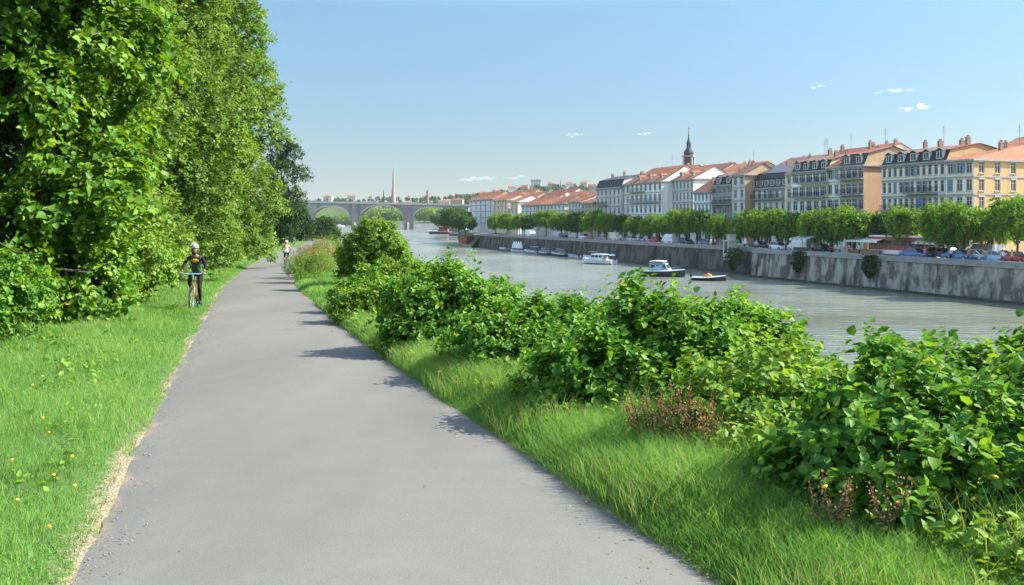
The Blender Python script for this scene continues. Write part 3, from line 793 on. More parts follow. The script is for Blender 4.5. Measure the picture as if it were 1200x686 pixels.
rg = np.random.default_rng(95)
fringe("tall loose grass along the foot of the river bushes", 9000, (2.6, 3.9), (3.2, 30), rg, False, "tall_grass", .8)
fringe("low leafy weeds along the foot of the river bushes", 15000, (2.5, 4.4), (3.0, 24), rg, True, "undergrowth")
fringe("leafy weeds in the shade at the foot of the left trees", 11000, (-8.2, -5.2), (8, 22), rg, True, "undergrowth", 1.4)
fringe("tall pale grass at the foot of the left trees", 5000, (-7.8, -4.8), (8, 24), rg, False, "tall_grass", .9)
fringe("taller tufts of grass along the right edge of the path", 9000, (1.56, 2.2), (3.2, 26), rg, False, "grass_tuft", .6)
fringe("small broad leaved weeds mixed into the river side verge", 9000, (1.75, 3.3), (3.3, 20), rg, True, "verge_weeds", .6)
fringe("pale seeding grass scattered over the tree side verge", 3000, (-6.5, -2.2), (3.4, 22), rg, False, "seeding_grass", .5)
fringe("tufts of clover in the grass of the tree side verge", 3500, (-5.5, -2.0), (3.5, 16), rg, True, "clover", .35)

G_LIT = leafmat("fallen_leaf", [(0, (.06, .04, .02)), (.5, (.16, .11, .05)), (1, (.12, .14, .04))], trans=.1, gloss=.02)
def litter():
    rng = np.random.default_rng(120); n = 650
    y = np.exp(rng.uniform(math.log(3.2), math.log(40), n)); e = HALF-np.abs(rng.normal(size=n))*.22; far = rng.random(n) < .10
    e = np.where(far, rng.random(n)*HALF, e); s_ = np.where(rng.random(n) < .55, -1, 1)*e
    P = np.stack([xc(y)+s_, y, zp(y)+.017], 1); A = unit(rng.normal(size=(n, 3))*[1, 1, .12]); Nn = unit(rng.normal(size=(n, 3))*.2+[0, 0, 1.])
    L = (.008+.016*rng.random(n))*np.clip(y/9, 1, 2); V, F, m = leaf_geo(P, A, Nn, L, L*.5, True)
    tag(obj("fallen_leaves", np_mesh("fallen_leaves", V, [F], [G_LIT], [0], {"tint": np.repeat(rng.random(n), m)})), "bits of dry leaf and twig scattered along the edges of the path", "litter", kind="stuff")
    n = 1300; y = np.exp(rng.uniform(math.log(3.0), math.log(30), n)); s_ = -(HALF+.02+rng.normal(size=n)*.13); b = []; r = (.003+.006*rng.random(n)**2)*np.clip(y/9, 1, 2)
    base = np.array([(1, 0, 0), (-1, 0, 0), (0, 1, 0), (0, -1, 0), (0, 0, .8), (0, 0, -.8)], float); tri = np.array([(0, 2, 4), (2, 1, 4), (1, 3, 4), (3, 0, 4), (2, 0, 5), (1, 2, 5), (3, 1, 5), (0, 3, 5)])
    x = xc(y)+s_; P = np.stack([x, y, zg(x, y)+.012+(np.abs(s_) < HALF)*.03], 1); V = (P[:, None]+base[None]*r[:, None, None]*(.6+.8*rng.random((n, 6, 1)))).reshape(-1, 3); F = (np.arange(n)[:, None, None]*6+tri[None]).reshape(-1, 3)
    tag(obj("gravel", np_mesh("gravel", V, [F], [pmat("grit", (.24, .21, .165), (.13, .11, .09), scale=30)])), "loose grit along the left edge of the path", "gravel", kind="stuff")
litter()
# ------------------------------------------------------------------ single plants: dandelions, dock stalks
M_YEL = plain("dandelion_yellow", (.8, .5, .02)); M_ORG = plain("flower_orange", (.8, .28, .03))
def flower(label, name, pts, group, col, r=.012, hh=(.07, .13)):
    b = MB(); n = 11
    b.lathe([(.001, 0), (r*.45, .004), (r, .012), (r*.8, .017), (r*.35, .02), (.001, .021)], n=n)
    head = b.mesh("flower_head", col); b = MB(); b.tube([(0, 0, -1), (.01, 0, -.5), (0, 0, 0)], .0022, n=4); stem = b.mesh("stem", M_STEM)
    for i, (x, y) in enumerate(pts):
        h = hh[0]+(hh[1]-hh[0])*random.random(); z = gz(x, y)
        t = thing(name, label, "flower", (x, y, z), random.random()*6, group)
        f = obj("flower_head", head, t); f.location = (0, 0, h); f.rotation_euler = (random.uniform(-.5, .5)+.35, random.uniform(-.5, .5), 0)
        s = obj("stem", stem, t); s.location = (0, 0, h); s.scale = (1, 1, h)
def at(px, py):
    """a point of the near ground seen at that place of the photo."""
    lo, hi = 3.0, 120.0
    for _ in range(50):
        m = (lo+hi)/2; z = gz(px2(px, m), m)
        if 257-z/m*1000 > py: lo = m
        else: hi = m
    return px2(px, m), m
flower("yellow dandelion in the grass left of the path", "dandelion", [at(*p) for p in [(50, 450), (38, 463), (50, 500), (57, 522), (15, 558), (85, 557), (62, 572), (57, 637), (88, 590), (20, 610), (133, 420)]],
       "dandelions in the left verge", M_YEL)
flower("yellow flower among the weeds at the foot of the corner bramble bush", "yellow_flower", [at(*p) for p in [(968, 640), (1050, 608), (1028, 618), (1143, 648), (1165, 654), (1170, 630)]], "yellow flowers by the corner bush", M_YEL, .017, (.25, .4))
flower("orange flower in the shade at the foot of the nearest left tree", "orange_flower", [at(*p) for p in [(28, 366), (75, 374), (78, 383), (12, 356)]], "orange flowers under the left tree", M_ORG, .05, (.4, .6))

def dock(label, x, y, h, seed, group):
    rng = np.random.default_rng(seed); z = gz(x, y)
    t = thing("dock_plant", label, "dry plant", (x, y, z), 0, group)
    b = MB(); P = []; 
    st = [[(0, 0, 0), (rng.normal()*.03, rng.normal()*.03, h*.5), (rng.normal()*.06, rng.normal()*.06, h)]]
    for k in range(5):
        z0 = h*(.45+.1*k); a = rng.random()*6.3; q = .16*(1-.1*k)
        st.append([(0, 0, z0), (math.cos(a)*q*.5, math.sin(a)*q*.5, z0+.06), (math.cos(a)*q*.7, math.sin(a)*q*.7, z0+.2)])
    for s in st:
        b.tube(s, [.005, .004, .002], n=4)
        s = np.array(s)
        n = 75; f = rng.random(n)*.9+.1; seg = np.where(f[:, None] < .5, s[0]+(s[1]-s[0])*(f[:, None]*2), s[1]+(s[2]-s[1])*(f[:, None]*2-1))
        P.append(seg[seg[:, 2] > h*.4])
    b.build("stalk", M_TWIG, t)
    P = np.concatenate(P); n = len(P); P = P+rng.normal(size=(n, 3))*.012
    L = .008+.010*rng.random(n)
    V, F, m = leaf_geo(P, rng.normal(size=(n, 3)), rng.normal(size=(n, 3)), L, L*.8, False)
    obj("seed_head", np_mesh("seed_head", V, [F], [G_DOCK], [0], {"tint": np.repeat(rng.random(n), m)}), t)["kind"] = "stuff"
dk = [(752, 512), (772, 518), (790, 520), (812, 530), (828, 530)]
for i, p in enumerate(dk):
    x, y = at(p[0]-4, p[1]+18); dock("brown dock plant with dry seed heads in front of the tall bramble mound", x, y, .34+.14*random.random(), 200+i, "dock plants by the tall bramble mound")
for i, p in enumerate([(480, 405), (466, 400)]):
    x, y = at(*p); dock("brown dry plant at the foot of the low light green bush by the verge", x, y, .5, 220+i, "dry plants by the low light bush")
for i, p in enumerate([(975, 642), (1046, 650)]):
    x, y = at(*p); dock("brown dry plant at the foot of the corner bramble bush", x, y, .22, 230+i, "dry plants by the corner bush")

# ---- woodland farther down the near bank and beyond the bridge: masses nobody could count
def wood(name, label, pts, rng, mats, leaf, per, rh):
    V = []; F = []; T = []; b0 = 0
    for x, y, z in pts:
        h = rh[0]+(rh[1]-rh[0])*rng.random(); r = h*(.36+.14*rng.random())
        n = per; d = rdirs(n, rng, -.8); lump = .8+.25*np.sin(d[:, 0]*5+x)*np.sin(d[:, 1]*4+y)+.12*np.sin(d[:, 2]*8+x)
        rho = lump*(1-.3*rng.random(n)**2)
        P = np.array([x, y, z+h*.55])+d*np.array([r, r, h*.48])*rho[:, None]
        L = leaf*(.6+.8*rng.random(n))
        v, f, m = leaf_geo(P, rng.normal(size=(n, 3)), unit(d+rng.normal(size=(n, 3))*.6+[0, 0, .4]), L, L*.8, False)
        V.append(v); F.append(f+b0); b0 += len(v); T.append(np.repeat(np.clip(.3+.5*rng.random()+rng.normal(size=n)*.1, 0, 1), m))
    me = np_mesh(name, np.concatenate(V), [np.concatenate(F)], mats, [0], {"tint": np.concatenate(T)})
    tag(obj(name, me), label, "woodland", kind="stuff")
rg = np.random.default_rng(96); pts = []
for _ in range(900):
    y = float(np.exp(rg.uniform(math.log(5), math.log(150)))); f = rg.random(); x0 = float(xc(y))+5.0; x1 = float(xs(y))-.8
    if x1 > x0: x = x0+(x1-x0)*f; pts.append((x, y, gz(x, y)-.1))
wood("undergrowth", "low leafy undergrowth covering the slope between the bushes and the river", pts, rg, [G_BUSH], .17, 90, (.5, 1.0))
rg = np.random.default_rng(97)
pts = []
for y in np.arange(215, 800, 7.0):
    for k in range(2):
        x = float(xs(y))-rg.uniform(3, 26); pts.append((x, y, gz(x, y)))
wood("woodland", "green woodland lining the near bank toward the bridge", pts, rg, [G_QUAYD], .9, 130, (4, 6.5))
pts = [(float(rg.uniform(-175, -60)), float(rg.uniform(1014, 1060)), -5.0) for _ in range(90)]
pts += [(float(rg.uniform(-420, -170)), float(rg.uniform(1335, 1376)), WATER) for _ in range(120)]
wood("riverside_woodland", "green trees on the shore seen under the bridge arches", pts, rg, [G_WILLOW], 2.2, 120, (14, 22))
pts = []
for _ in range(560):
    x = float(rg.uniform(-560, 320)); y = float(rg.uniform(1180, 1520)); z = -5+float(hill(np.array(x), np.array(y)))
    if y < 1386 and x < -140: continue
    pts.append((x, y, z-1))
wood("hillside_woodland", "far trees covering the hills behind the town", pts, rg, [G_DARK], 2.2, 80, (6, 11))
# ------------------------------------------------------------------ town materials
def wallmat(name, c, dirt=.87): return pmat(name, c, tuple(v*dirt for v in c), rough=.9, spec=.15, scale=.35, detail=8, thresh=(.3, .6), streak=1.1, streak_col=tuple(v*.8 for v in c), bump=.15, bscale=6)
def tilemat(name, c, c2):
    m, nt, out = nodes(name)
    b = N(nt, "ShaderNodeBsdfPrincipled"); b.inputs["Roughness"].default_value = .85; b.inputs["Specular IOR Level"].default_value = .2
    tc = N(nt, "ShaderNodeTexCoord")
    n1 = N(nt, "ShaderNodeTexNoise"); n1.inputs["Scale"].default_value = .9; n1.inputs["Detail"].default_value = 8
    nt.links.new(tc.outputs["Object"], n1.inputs["Vector"])
    r = N(nt, "ShaderNodeValToRGB"); r.color_ramp.elements[0].position = .32; r.color_ramp.elements[1].position = .66
    r.color_ramp.elements[0].color = c4(c2); r.color_ramp.elements[1].color = c4(c)
    nt.links.new(n1.outputs[0], r.inputs[0])
    wv = N(nt, "ShaderNodeTexWave", wave_type="BANDS", bands_direction="X"); wv.inputs["Scale"].default_value = 1.2; wv.inputs["Distortion"].default_value = .3
    nt.links.new(tc.outputs["Object"], wv.inputs["Vector"])
    bp = N(nt, "ShaderNodeBump"); bp.inputs["Strength"].default_value = .5; bp.inputs["Distance"].default_value = .06
    nt.links.new(wv.outputs[0], bp.inputs["Height"]); nt.links.new(bp.outputs[0], b.inputs["Normal"])
    nt.links.new(r.outputs[0], b.inputs["Base Color"]); nt.links.new(b.outputs[0], out.inputs[0])
    return m
W = {"yellow": wallmat("ochre_render", (.5, .34, .165)), "cream": wallmat("cream_render", (.68, .57, .41)), "pale": wallmat("pale_grey_render", (.8, .735, .63)),
     "white": wallmat("white_render", (.82, .8, .75), .9), "grey": wallmat("grey_render", (.62, .59, .56)), "dark": wallmat("dark_grey_render", (.3, .285, .28)),
     "blue": wallmat("blue_white_render", (.82, .83, .84), .9), "peach": wallmat("peach_render", (.48, .33, .2)), "pink": wallmat("pink_render", (.56, .38, .31)), "lilac": wallmat("lilac_grey_render", (.7, .66, .65))}
T_RED = tilemat("red_roof_tile", (.24, .085, .05), (.14, .052, .034)); T_ORG = tilemat("orange_roof_tile", (.3, .12, .06), (.2, .08, .042)); T_BRN = tilemat("brown_roof_tile", (.22, .11, .07), (.12, .065, .045))
T_SLATE = pmat("slate_roof", (.07, .072, .08), (.04, .042, .048), rough=.6, scale=1.2)
T_BLACK = pmat("black_roof", (.03, .031, .034), (.018, .018, .02), rough=.6, scale=1.2)
M_GLASS = pmat("window_glass", (.035, .045, .055), (.02, .025, .03), rough=.08, spec=.6, scale=.5)
M_FRAMEW = plain("white_frame", (.68, .67, .64)); M_FRAMEB = plain("brown_frame", (.14, .09, .06)); M_IRON = plain("iron_railing", (.03, .03, .033))
M_TRIM = pmat("stone_trim", (.5, .46, .38), (.38, .35, .29), scale=1); M_TRIMG = pmat("grey_stone_trim", (.36, .35, .34), (.26, .25, .25), scale=1)
M_SHUT = {"blue": plain("blue_shutter", (.16, .25, .34)), "green": plain("green_shutter", (.07, .12, .09)), "grey": plain("grey_shutter", (.3, .31, .33)), "brown": plain("brown_shutter", (.16, .09, .06))}
M_BRICK = pmat("chimney_brick", (.3, .19, .13), (.19, .12, .09), scale=5); M_POT = plain("clay_pot", (.38, .15, .08)); M_SHOP = plain("shop_front", (.06, .05, .05), rough=.3)
M_STEEL = plain("galvanised_steel", (.3, .3, .31), rough=.4, metal=.6)

_win = {}
def window_mesh(w, h, style, frame):
    k = (round(w, 2), round(h, 2), style, frame.name)
    if k in _win: return _win[k]
    b = MB(); d0, d1 = .10, .16; t = .07
    b.box((-w/2+.004, d0, .004), (-w/2+t, d1, h-.004)); b.box((w/2-t, d0, .004), (w/2-.004, d1, h-.004))
    b.box((-w/2+t, d0, .004), (w/2-t, d1, t)); b.box((-w/2+t, d0, h-t), (w/2-t, d1, h-.004))
    nm = max(1, round(w/.6))-1
    for i in range(nm):
        xx = -w/2+w*(i+1)/(nm+1); b.box((xx-.035, d0+.005, t), (xx+.035, d1-.002, h-t))
    if style != "plain": b.box((-w/2+t, d0+.008, h*.68), (w/2-t, d1-.006, h*.68+.06))
    b.add([(-w/2+.02, .135, .02), (w/2-.02, .135, .02), (w/2-.02, .135, h-.02), (-w/2+.02, .135, h-.02)], [(0, 1, 2, 3)], 1)
    b.box((-w/2-.08, -.12, -.09), (w/2+.08, .12, -.004), 2)          # sill
    if style in ("lintel", "arch"): b.box((-w/2-.1, -.08, h+.004), (w/2+.1, .03, h+.2), 2)
    me = b.mesh("window", [frame, M_GLASS, M_TRIM]); _win[k] = me
    return me
_shut = {}
def shutter_mesh(w, h, mat):
    k = (round(w, 2), round(h, 2), mat.name)
    if k not in _shut:
        b = MB(); b.box((-w/2, -.075, .01), (w/2, -.03, h-.01))
        for i in range(int(h/.12)): b.box((-w/2+.05, -.095, .06+i*.12), (w/2-.05, -.0755, .12+i*.12))
        _shut[k] = b.mesh("shutter", mat)
    return _shut[k]

def panel(b, T, A0, A1, Z0, Z1, wins, m=0, depth=.16):
    """a wall face with real window openings and reveals; wins: (a0,a1,z0,z1)."""
    az = sorted(set([A0, A1]+[v for w_ in wins for v in w_[:2]])); zz = sorted(set([Z0, Z1]+[v for w_ in wins for v in w_[2:4]]))
    for i in range(len(az)-1):
        for j in range(len(zz)-1):
            a, c = (az[i]+az[i+1])/2, (zz[j]+zz[j+1])/2
            if any(w_[0] < a < w_[1] and w_[2] < c < w_[3] for w_ in wins): continue
            b.add([T(az[i], 0, zz[j]), T(az[i+1], 0, zz[j]), T(az[i+1], 0, zz[j+1]), T(az[i], 0, zz[j+1])], [(0, 1, 2, 3)], m)
    for a0, a1, z0, z1 in wins:
        p = [(a0, z0), (a1, z0), (a1, z1), (a0, z1)]
        for k in range(4):
            q, r_ = p[k], p[(k+1) % 4]
            b.add([T(q[0], 0, q[1]), T(r_[0], 0, r_[1]), T(r_[0], depth, r_[1]), T(q[0], depth, q[1])], [(0, 1, 2, 3)], m)

CHIM = None
def chimney_mesh():
    global CHIM
    if CHIM is None:
        b = MB(); b.box((-.28, -.5, -.8), (.28, .5, .9)); b.box((-.34, -.56, .9), (.34, .56, 1.02), 1)
        for yy in (-.28, 0.02, .3): b.lathe([(.001, 1.02), (.12, 1.02), (.1, 1.4), (.08, 1.4), (.08, 1.3), (.001, 1.3)], 8, (0, yy, 0), 2)
        CHIM = b.mesh("chimney", [M_BRICK, M_TRIMG, M_POT])
    return CHIM
_dorm = {}
def dormer_mesh(roof, wall):
    k = (roof.name, wall.name)
    if k not in _dorm:
        b = MB(); b.box((-.65, 0, 0), (.65, 2.4, 1.35), 0)
        b.add([(-.5, -.02, .2), (.5, -.02, .2), (.5, -.02, 1.2), (-.5, -.02, 1.2)], [(0, 1, 2, 3)], 2)
        b.box((-.04, -.06, .2), (.04, -.025, 1.2), 3); b.box((-.55, -.06, .12), (.55, -.024, .2), 3); b.box((-.55, -.06, 1.2), (.55, -.024, 1.28), 3)
        b.prism([(-.82, 1.35), (.82, 1.35), (0, 1.85)], -.18, 2.6, 1)
        _dorm[k] = b.mesh("dormer", [wall, roof, M_GLASS, M_FRAMEW])
    return _dorm[k]

def building(label, W_, D_, H, loc, rz, wall, roof, roof_h=3.2, floors=4, cols=5, win=(1.1, 1.7), style="lintel", frame=None, roof_m=None, side_cols=0, side_wall=None,
             balconies=(), shut=None, shut_p=.5, dormers=0, chimneys=1, seed=0, name="town_house", cat="building", ground_h=3.9, string=True, shop=True, hip=(0, 1), group=None, low_m=None,
             gaps=None, rail=M_IRON, antenna=0, closed_p=.12, wide=None):
    """a row house: local x along the front, y inland, z up; front at y = 0."""
    rng = random.Random(seed); frame = frame or M_FRAMEW; roof_m = roof_m or T_RED; side_wall = side_wall or wall
    t = thing(name, label, cat, loc, rz, group)
    fh = (H-ground_h)/max(1, floors); wins = []; xsn = []
    pitch = W_/cols
    for i in range(cols):
        if gaps and i in gaps: continue
        xsn.append((i+.5)*pitch)
    ww = min(win[0], pitch*.62); wh = min(win[1], fh*.66)
    rows = [ground_h+fh*j+fh*.2 for j in range(floors)]
    for j, z in enumerate(rows):
        for x in xsn:
            w2 = ww*(wide[j] if wide and j < len(wide) else 1); w2 = min(w2, pitch*.85)
            wins.append((x-w2/2, x+w2/2, z, z+wh))
    gw = []
    if shop and ground_h > 3:
        ns = max(1, int(W_/3.6))
        for i in range(ns): gw.append((W_*(i+.5)/ns-1.15, W_*(i+.5)/ns+1.15, .35, 2.9))
    b = MB()
    panel(b, lambda a, d, z: (a, d, z), 0, W_, 0, H, wins+gw)
    sw = []
    if side_cols:
        for z in rows:
            for i in range(side_cols): sw.append(((i+.5)*D_/side_cols-ww/2, (i+.5)*D_/side_cols+ww/2, z, z+wh))
    panel(b, lambda a, d, z: (W_-d, a, z), 0, D_, 0, H, sw, 1)
    b.add([(0, 0, 0), (0, D_, 0), (0, D_, H), (0, 0, H)], [(0, 1, 2, 3)], 1)
    b.add([(0, D_, 0), (W_, D_, 0), (W_, D_, H), (0, D_, H)], [(0, 1, 2, 3)], 0)
    b.add([(0, 0, H-.02), (W_, 0, H-.02), (W_, D_, H-.02), (0, D_, H-.02)], [(0, 1, 2, 3)], 0)
    r = MB(); ov = .35
    if roof == "gable":
        yr = D_*.5
        b.add([(W_, 0, H), (W_, D_, H), (W_, yr, H+roof_h)], [(0, 1, 2)], 1); b.add([(0, 0, H), (0, D_, H), (0, yr, H+roof_h)], [(0, 1, 2)], 1)
        sl = roof_h/yr
        for s in (0, 1):
            y0, y1 = (-ov, yr) if s == 0 else (D_+ov, yr); z0 = H-ov*sl
            r.add([(-.15, y0, z0), (W_+.15, y0, z0), (W_+.15, y1, H+roof_h), (-.15, y1, H+roof_h), (-.15, y0, z0+.16), (W_+.15, y0, z0+.16), (W_+.15, y1, H+roof_h+.16), (-.15, y1, H+roof_h+.16)],
                  [(0, 1, 2, 3), (4, 5, 6, 7), (0, 1, 5, 4), (1, 2, 6, 5), (3, 0, 4, 7)])
        surf = lambda y: H+min(y, D_-y)*sl
    elif roof == "hip":
        e = min(D_*.5, W_*.5); x0 = e if hip[0] else 0; x1 = W_-e if hip[1] else W_
        p = [(-ov, -ov, H), (W_+ov, -ov, H), (W_+ov, D_+ov, H), (-ov, D_+ov, H), (x0, D_*.5, H+roof_h), (x1, D_*.5, H+roof_h)]
        r.add(p, [(0, 1, 5, 4), (1, 2, 5), (2, 3, 4, 5), (3, 0, 4), (0, 3, 2, 1)])
        surf = lambda y: H+min(y, D_-y)/(D_*.5)*roof_h
    elif roof == "mansard":
        lo = roof_h*.62; ins = 1.1
        r.add([(-.1, .12, H), (W_+.1, .12, H), (W_+.1, ins, H+lo), (-.1, ins, H+lo)], [(0, 1, 2, 3)], 1)
        r.add([(-.1, D_-.12, H), (W_+.1, D_-.12, H), (W_+.1, D_-ins, H+lo), (-.1, D_-ins, H+lo)], [(0, 1, 2, 3)], 1)
        r.add([(-.25, ins-.25, H+lo-.05), (W_+.25, ins-.25, H+lo-.05), (W_+.25, D_/2, H+roof_h), (-.25, D_/2, H+roof_h)], [(0, 1, 2, 3)], 0)
        r.add([(-.25, D_-ins+.25, H+lo-.05), (W_+.25, D_-ins+.25, H+lo-.05), (W_+.25, D_/2, H+roof_h), (-.25, D_/2, H+roof_h)], [(0, 1, 2, 3)], 0)
        for X in (0, W_): b.add([(X, .12, H), (X, ins, H+lo), (X, D_/2, H+roof_h-.03), (X, D_-ins, H+lo), (X, D_-.12, H)], [(0, 1, 2, 3, 4)], 1)
        surf = lambda y: H+lo+(min(y, D_-y)-ins)/(D_/2-ins)*(roof_h-lo)
    else:                                                        # flat with a set back top storey
        r.box((.05, .05, H), (W_-.05, D_-.05, H+.25)); r.box((.8, 1.2, H+.25), (W_-.8, D_-1.5, H+roof_h), 1); r.box((.5, .9, H+roof_h), (W_-.5, D_-1.2, H+roof_h+.22))
        surf = lambda y: H+roof_h
    b.build("wall", [wall, side_wall], t)
    r.build("roof", [roof_m, low_m or T_SLATE], t)
    tr = M_TRIM if wall in (W["yellow"], W["cream"], W["peach"], W["white"]) else M_TRIMG
    c = MB(); c.box((-.02, -.42, H-.3), (W_+.35, .05, H-.002)); c.box((W_-.05, .0505, H-.3), (W_+.35, D_-.3, H-.003)); c.box((-.01, -.2, H-.62), (W_+.15, .04, H-.3005))
    c.build("cornice", tr, t)
    if string:
        c = MB()
        for j in range(floors):
            z = ground_h+fh*j-.1
            c.box((.01, -.13, z), (W_+.1, .04, z+.2))
            if side_cols: c.box((W_-.04, .0405, z), (W_+.1, D_-.02, z+.2))
        c.build("string_course", tr, t)
    n = 0
    for (a0, a1, z0, z1) in wins[:96]:
        o = obj("window", window_mesh(a1-a0, z1-z0, style, frame), t, ((a0+a1)/2, 0, z0))
        if shut and rng.random() < shut_p:
            sm = shutter_mesh(ww*.5, wh, M_SHUT[shut])
            if rng.random() < closed_p*2:
                for s in (-1, 1): q = obj("shutter", sm, o, (s*ww*.255, .09, 0))
            else:
                for s in (-1, 1): q = obj("shutter", sm, o, (s*(ww*.76), 0, 0))
    for (a0, a1, z0, z1) in sw: obj("window", window_mesh(a1-a0, z1-z0, style, frame), t, (W_, (a0+a1)/2, z0), PI/2)
    if gw:
        for (a0, a1, z0, z1) in gw:
            b = MB(); b.add([(a0, .14, z0), (a1, .14, z0), (a1, .14, z1), (a0, .14, z1)], [(0, 1, 2, 3)], 0); b.box((a0, .09, z1-.5), (a1, .139, z1-.42), 1); b.box(((a0+a1)/2-.04, .09, z0), ((a0+a1)/2+.04, .138, z1-.5), 1)
            b.build("shop_window", [M_GLASS, frame], t)
    for (j, x0, x1) in balconies:
        z = ground_h+fh*j+fh*.2-.32
        b = MB(); b.box((x0, -.95, z), (x1, .03, z+.16), 0)
        b.box((x0, -.93, z+1.02), (x1, -.88, z+1.08), 1); b.box((x0+.01, -.91, z+.2), (x1-.01, -.885, z+.24), 1)
        nb = max(3, int((x1-x0)/.16))
        for k in range(nb+1):
            xx = x0+.02+(x1-x0-.04)*k/nb; b.box((xx-.014, -.915, z+.16), (xx+.014, -.888, z+1.02), 1)
        for xx in (x0, x1-.04): b.box((xx, -.88, z+1.03), (xx+.04, -.01, z+1.075), 1)
        b.build("balcony", [M_TRIMG, rail], t)
    for i in range(dormers):
        xx = W_*(i+.5)/dormers
        if roof == "mansard": o = obj("dormer", dormer_mesh(low_m or T_SLATE, frame), t, (xx, .3, H+.25))
        else: o = obj("dormer", dormer_mesh(roof_m, side_wall), t, (xx, 1.2, surf(1.2)-.5))
    for i in range(chimneys):
        yy = D_*rng.choice([.3, .42, .55, .62]); xx = min(W_-.5, max(.5, W_*(i+.25+.5*rng.random())/chimneys))
        o = obj("chimney", chimney_mesh(), t, (xx, yy, surf(yy)+.3)); o.scale = (.72, .5+.4*rng.random(), .55+.45*rng.random())
    for i in range(antenna):
        xx = W_*(.2+.6*rng.random()); b = MB(); z = surf(D_*.5)
        b.tube([(xx, D_*.5, z-.2), (xx, D_*.5, z+3.4)], .035, n=5)
        for k in range(4): b.box((xx-.5+.08*k, D_*.5-.02, z+2.2+k*.3), (xx+.5-.08*k, D_*.5+.02, z+2.24+k*.3))
        b.build("antenna", M_STEEL, t)
    return t

def row(pl, pr, off, py, label, **kw):
    """a house whose front runs between two columns of the photo on the building line."""
    ta, tb = qt(pl, off), qt(pr, off); x, y = qat(ta, off); xr, yr = qat(tb, off)
    H = (257-py)/1000*yr - QTOP
    return building(label, abs(ta-tb), kw.pop("depth", 12), H, (x, y, QTOP), QROT, **kw)

OFF = 18.0
# the tall riverside row, nearest first
row(1108, 1141, OFF, 186, "yellow corner house at the right end of the row with an orange hipped roof", wall=W["pale"], side_wall=W["yellow"], roof="hip", roof_m=T_ORG, roof_h=2.6, floors=4, cols=3, side_cols=8, depth=26,
    win=(1.25, 1.9), shut="blue", shut_p=.35, chimneys=2, seed=1, hip=(0, 1), balconies=[(0, .6, 5.2), (1, .6, 5.2)], wide=[1.4, 1, 1, 1], antenna=1)
row(1033, 1107.6, OFF+.35, 188, "long pale grey apartment house with columns of windows beside the yellow corner house", wall=W["pale"], side_wall=W["yellow"], roof="mansard", roof_m=T_RED, roof_h=2.9, floors=4, cols=11, depth=14,
    win=(.8, 1.9), shut="blue", shut_p=.3, chimneys=4, dormers=5, seed=2, low_m=T_BLACK, balconies=[(0, 5.5, 11.8), (1, 5.5, 11.8), (1, .3, 5.0), (2, 5.6, 11.8)], antenna=1)
row(984, 1012, OFF, 193, "grey balcony house with a sunlit peach gable wall next to the street gap", wall=W["grey"], side_wall=W["peach"], roof="mansard", roof_m=T_RED, roof_h=3.4, floors=4, cols=4, depth=13, win=(1.2, 1.8), chimneys=2, dormers=2, seed=3,
    balconies=[(j, .3, 6.4) for j in range(4)], wide=[1.4]*4, low_m=T_SLATE, antenna=1)
row(969, 984, OFF+.3, 195, "narrow white house with a sloping red roof between two balcony houses", wall=W["white"], roof="gable", roof_m=T_RED, roof_h=2.8, floors=4, cols=2, depth=12, chimneys=1, seed=4, shut="grey", balconies=[(1, .3, 3.4)])
row(928, 969, OFF, 199, "white balcony house with a dark dormered attic left of the narrow white house", wall=W["blue"], side_wall=W["cream"], roof="mansard", roof_m=T_BRN, roof_h=3.2, floors=4, cols=5, depth=12, win=(1.4, 1.9), dormers=4, chimneys=2, seed=5, low_m=T_BLACK,
    balconies=[(0, .4, 10), (1, 5, 10), (2, .4, 10), (3, 2.5, 10)], wide=[1.3, 1.1, 1.4, 1.4], antenna=2, string=False)
row(921.5, 927.5, OFF+.5, 203, "slim cream house squeezed beside the slate roofed house", wall=W["cream"], roof="gable", roof_m=T_RED, roof_h=2.5, floors=4, cols=1, depth=12, chimneys=1, seed=6)
row(880, 921, OFF+2.2, 219, "lilac grey house under a large dark slate roof with a row of dormers", wall=W["lilac"], roof="mansard", roof_m=T_SLATE, roof_h=5.0, floors=3, cols=6, depth=13, win=(1.0, 1.8), dormers=6, chimneys=2, seed=7, balconies=[(0, 3.5, 9), (1, 3.5, 9), (2, .4, 11)], shut="grey", shut_p=.25)
row(858, 873, OFF, 204, "tall narrow grey house with a broad sunlit peach end wall", wall=W["grey"], side_wall=W["peach"], roof="gable", roof_m=T_BRN, roof_h=2.4, floors=4, cols=2, depth=9.5, chimneys=1, seed=8)
row(835, 857.6, OFF+.3, 216, "dark sooty house with iron balconies left of the narrow grey house", wall=W["dark"], side_wall=W["cream"], roof="mansard", roof_m=T_BRN, roof_h=3.0, floors=4, cols=4, depth=12, chimneys=2, dormers=2, seed=9, balconies=[(0, .3, 7.5), (2, .3, 7.5)], low_m=T_BLACK)
row(813, 834.6, OFF, 224, "bluish white house with tall narrow windows and a stepped red roof", wall=W["blue"], side_wall=W["cream"], roof="gable", roof_m=T_RED, roof_h=4.0, floors=3, cols=5, depth=14, win=(.9, 1.9), chimneys=2, seed=10)
row(787, 812.6, OFF+3.0, 209, "grey stone house with a loggia floor right of the white end wall", wall=W["grey"], side_wall=W["white"], roof="gable", roof_m=T_ORG, roof_h=3.0, floors=4, cols=6, depth=12, win=(.9, 2.0), chimneys=2, seed=11, balconies=[(1, 5, 9.5)], dormers=2)
row(738.5, 776, OFF, 212, "wide bluish white apartment house with long balconies and a bright white end wall", wall=W["blue"], side_wall=W["white"], roof="gable", roof_m=T_ORG, roof_h=4.0, floors=4, cols=7, depth=14, win=(1.2, 1.7), dormers=3, chimneys=3, seed=12,
    balconies=[(0, .3, 16), (2, .3, 16), (3, .3, 8)], wide=[1.2, 1, 1.3, 1], antenna=1, rail=M_TRIMG)
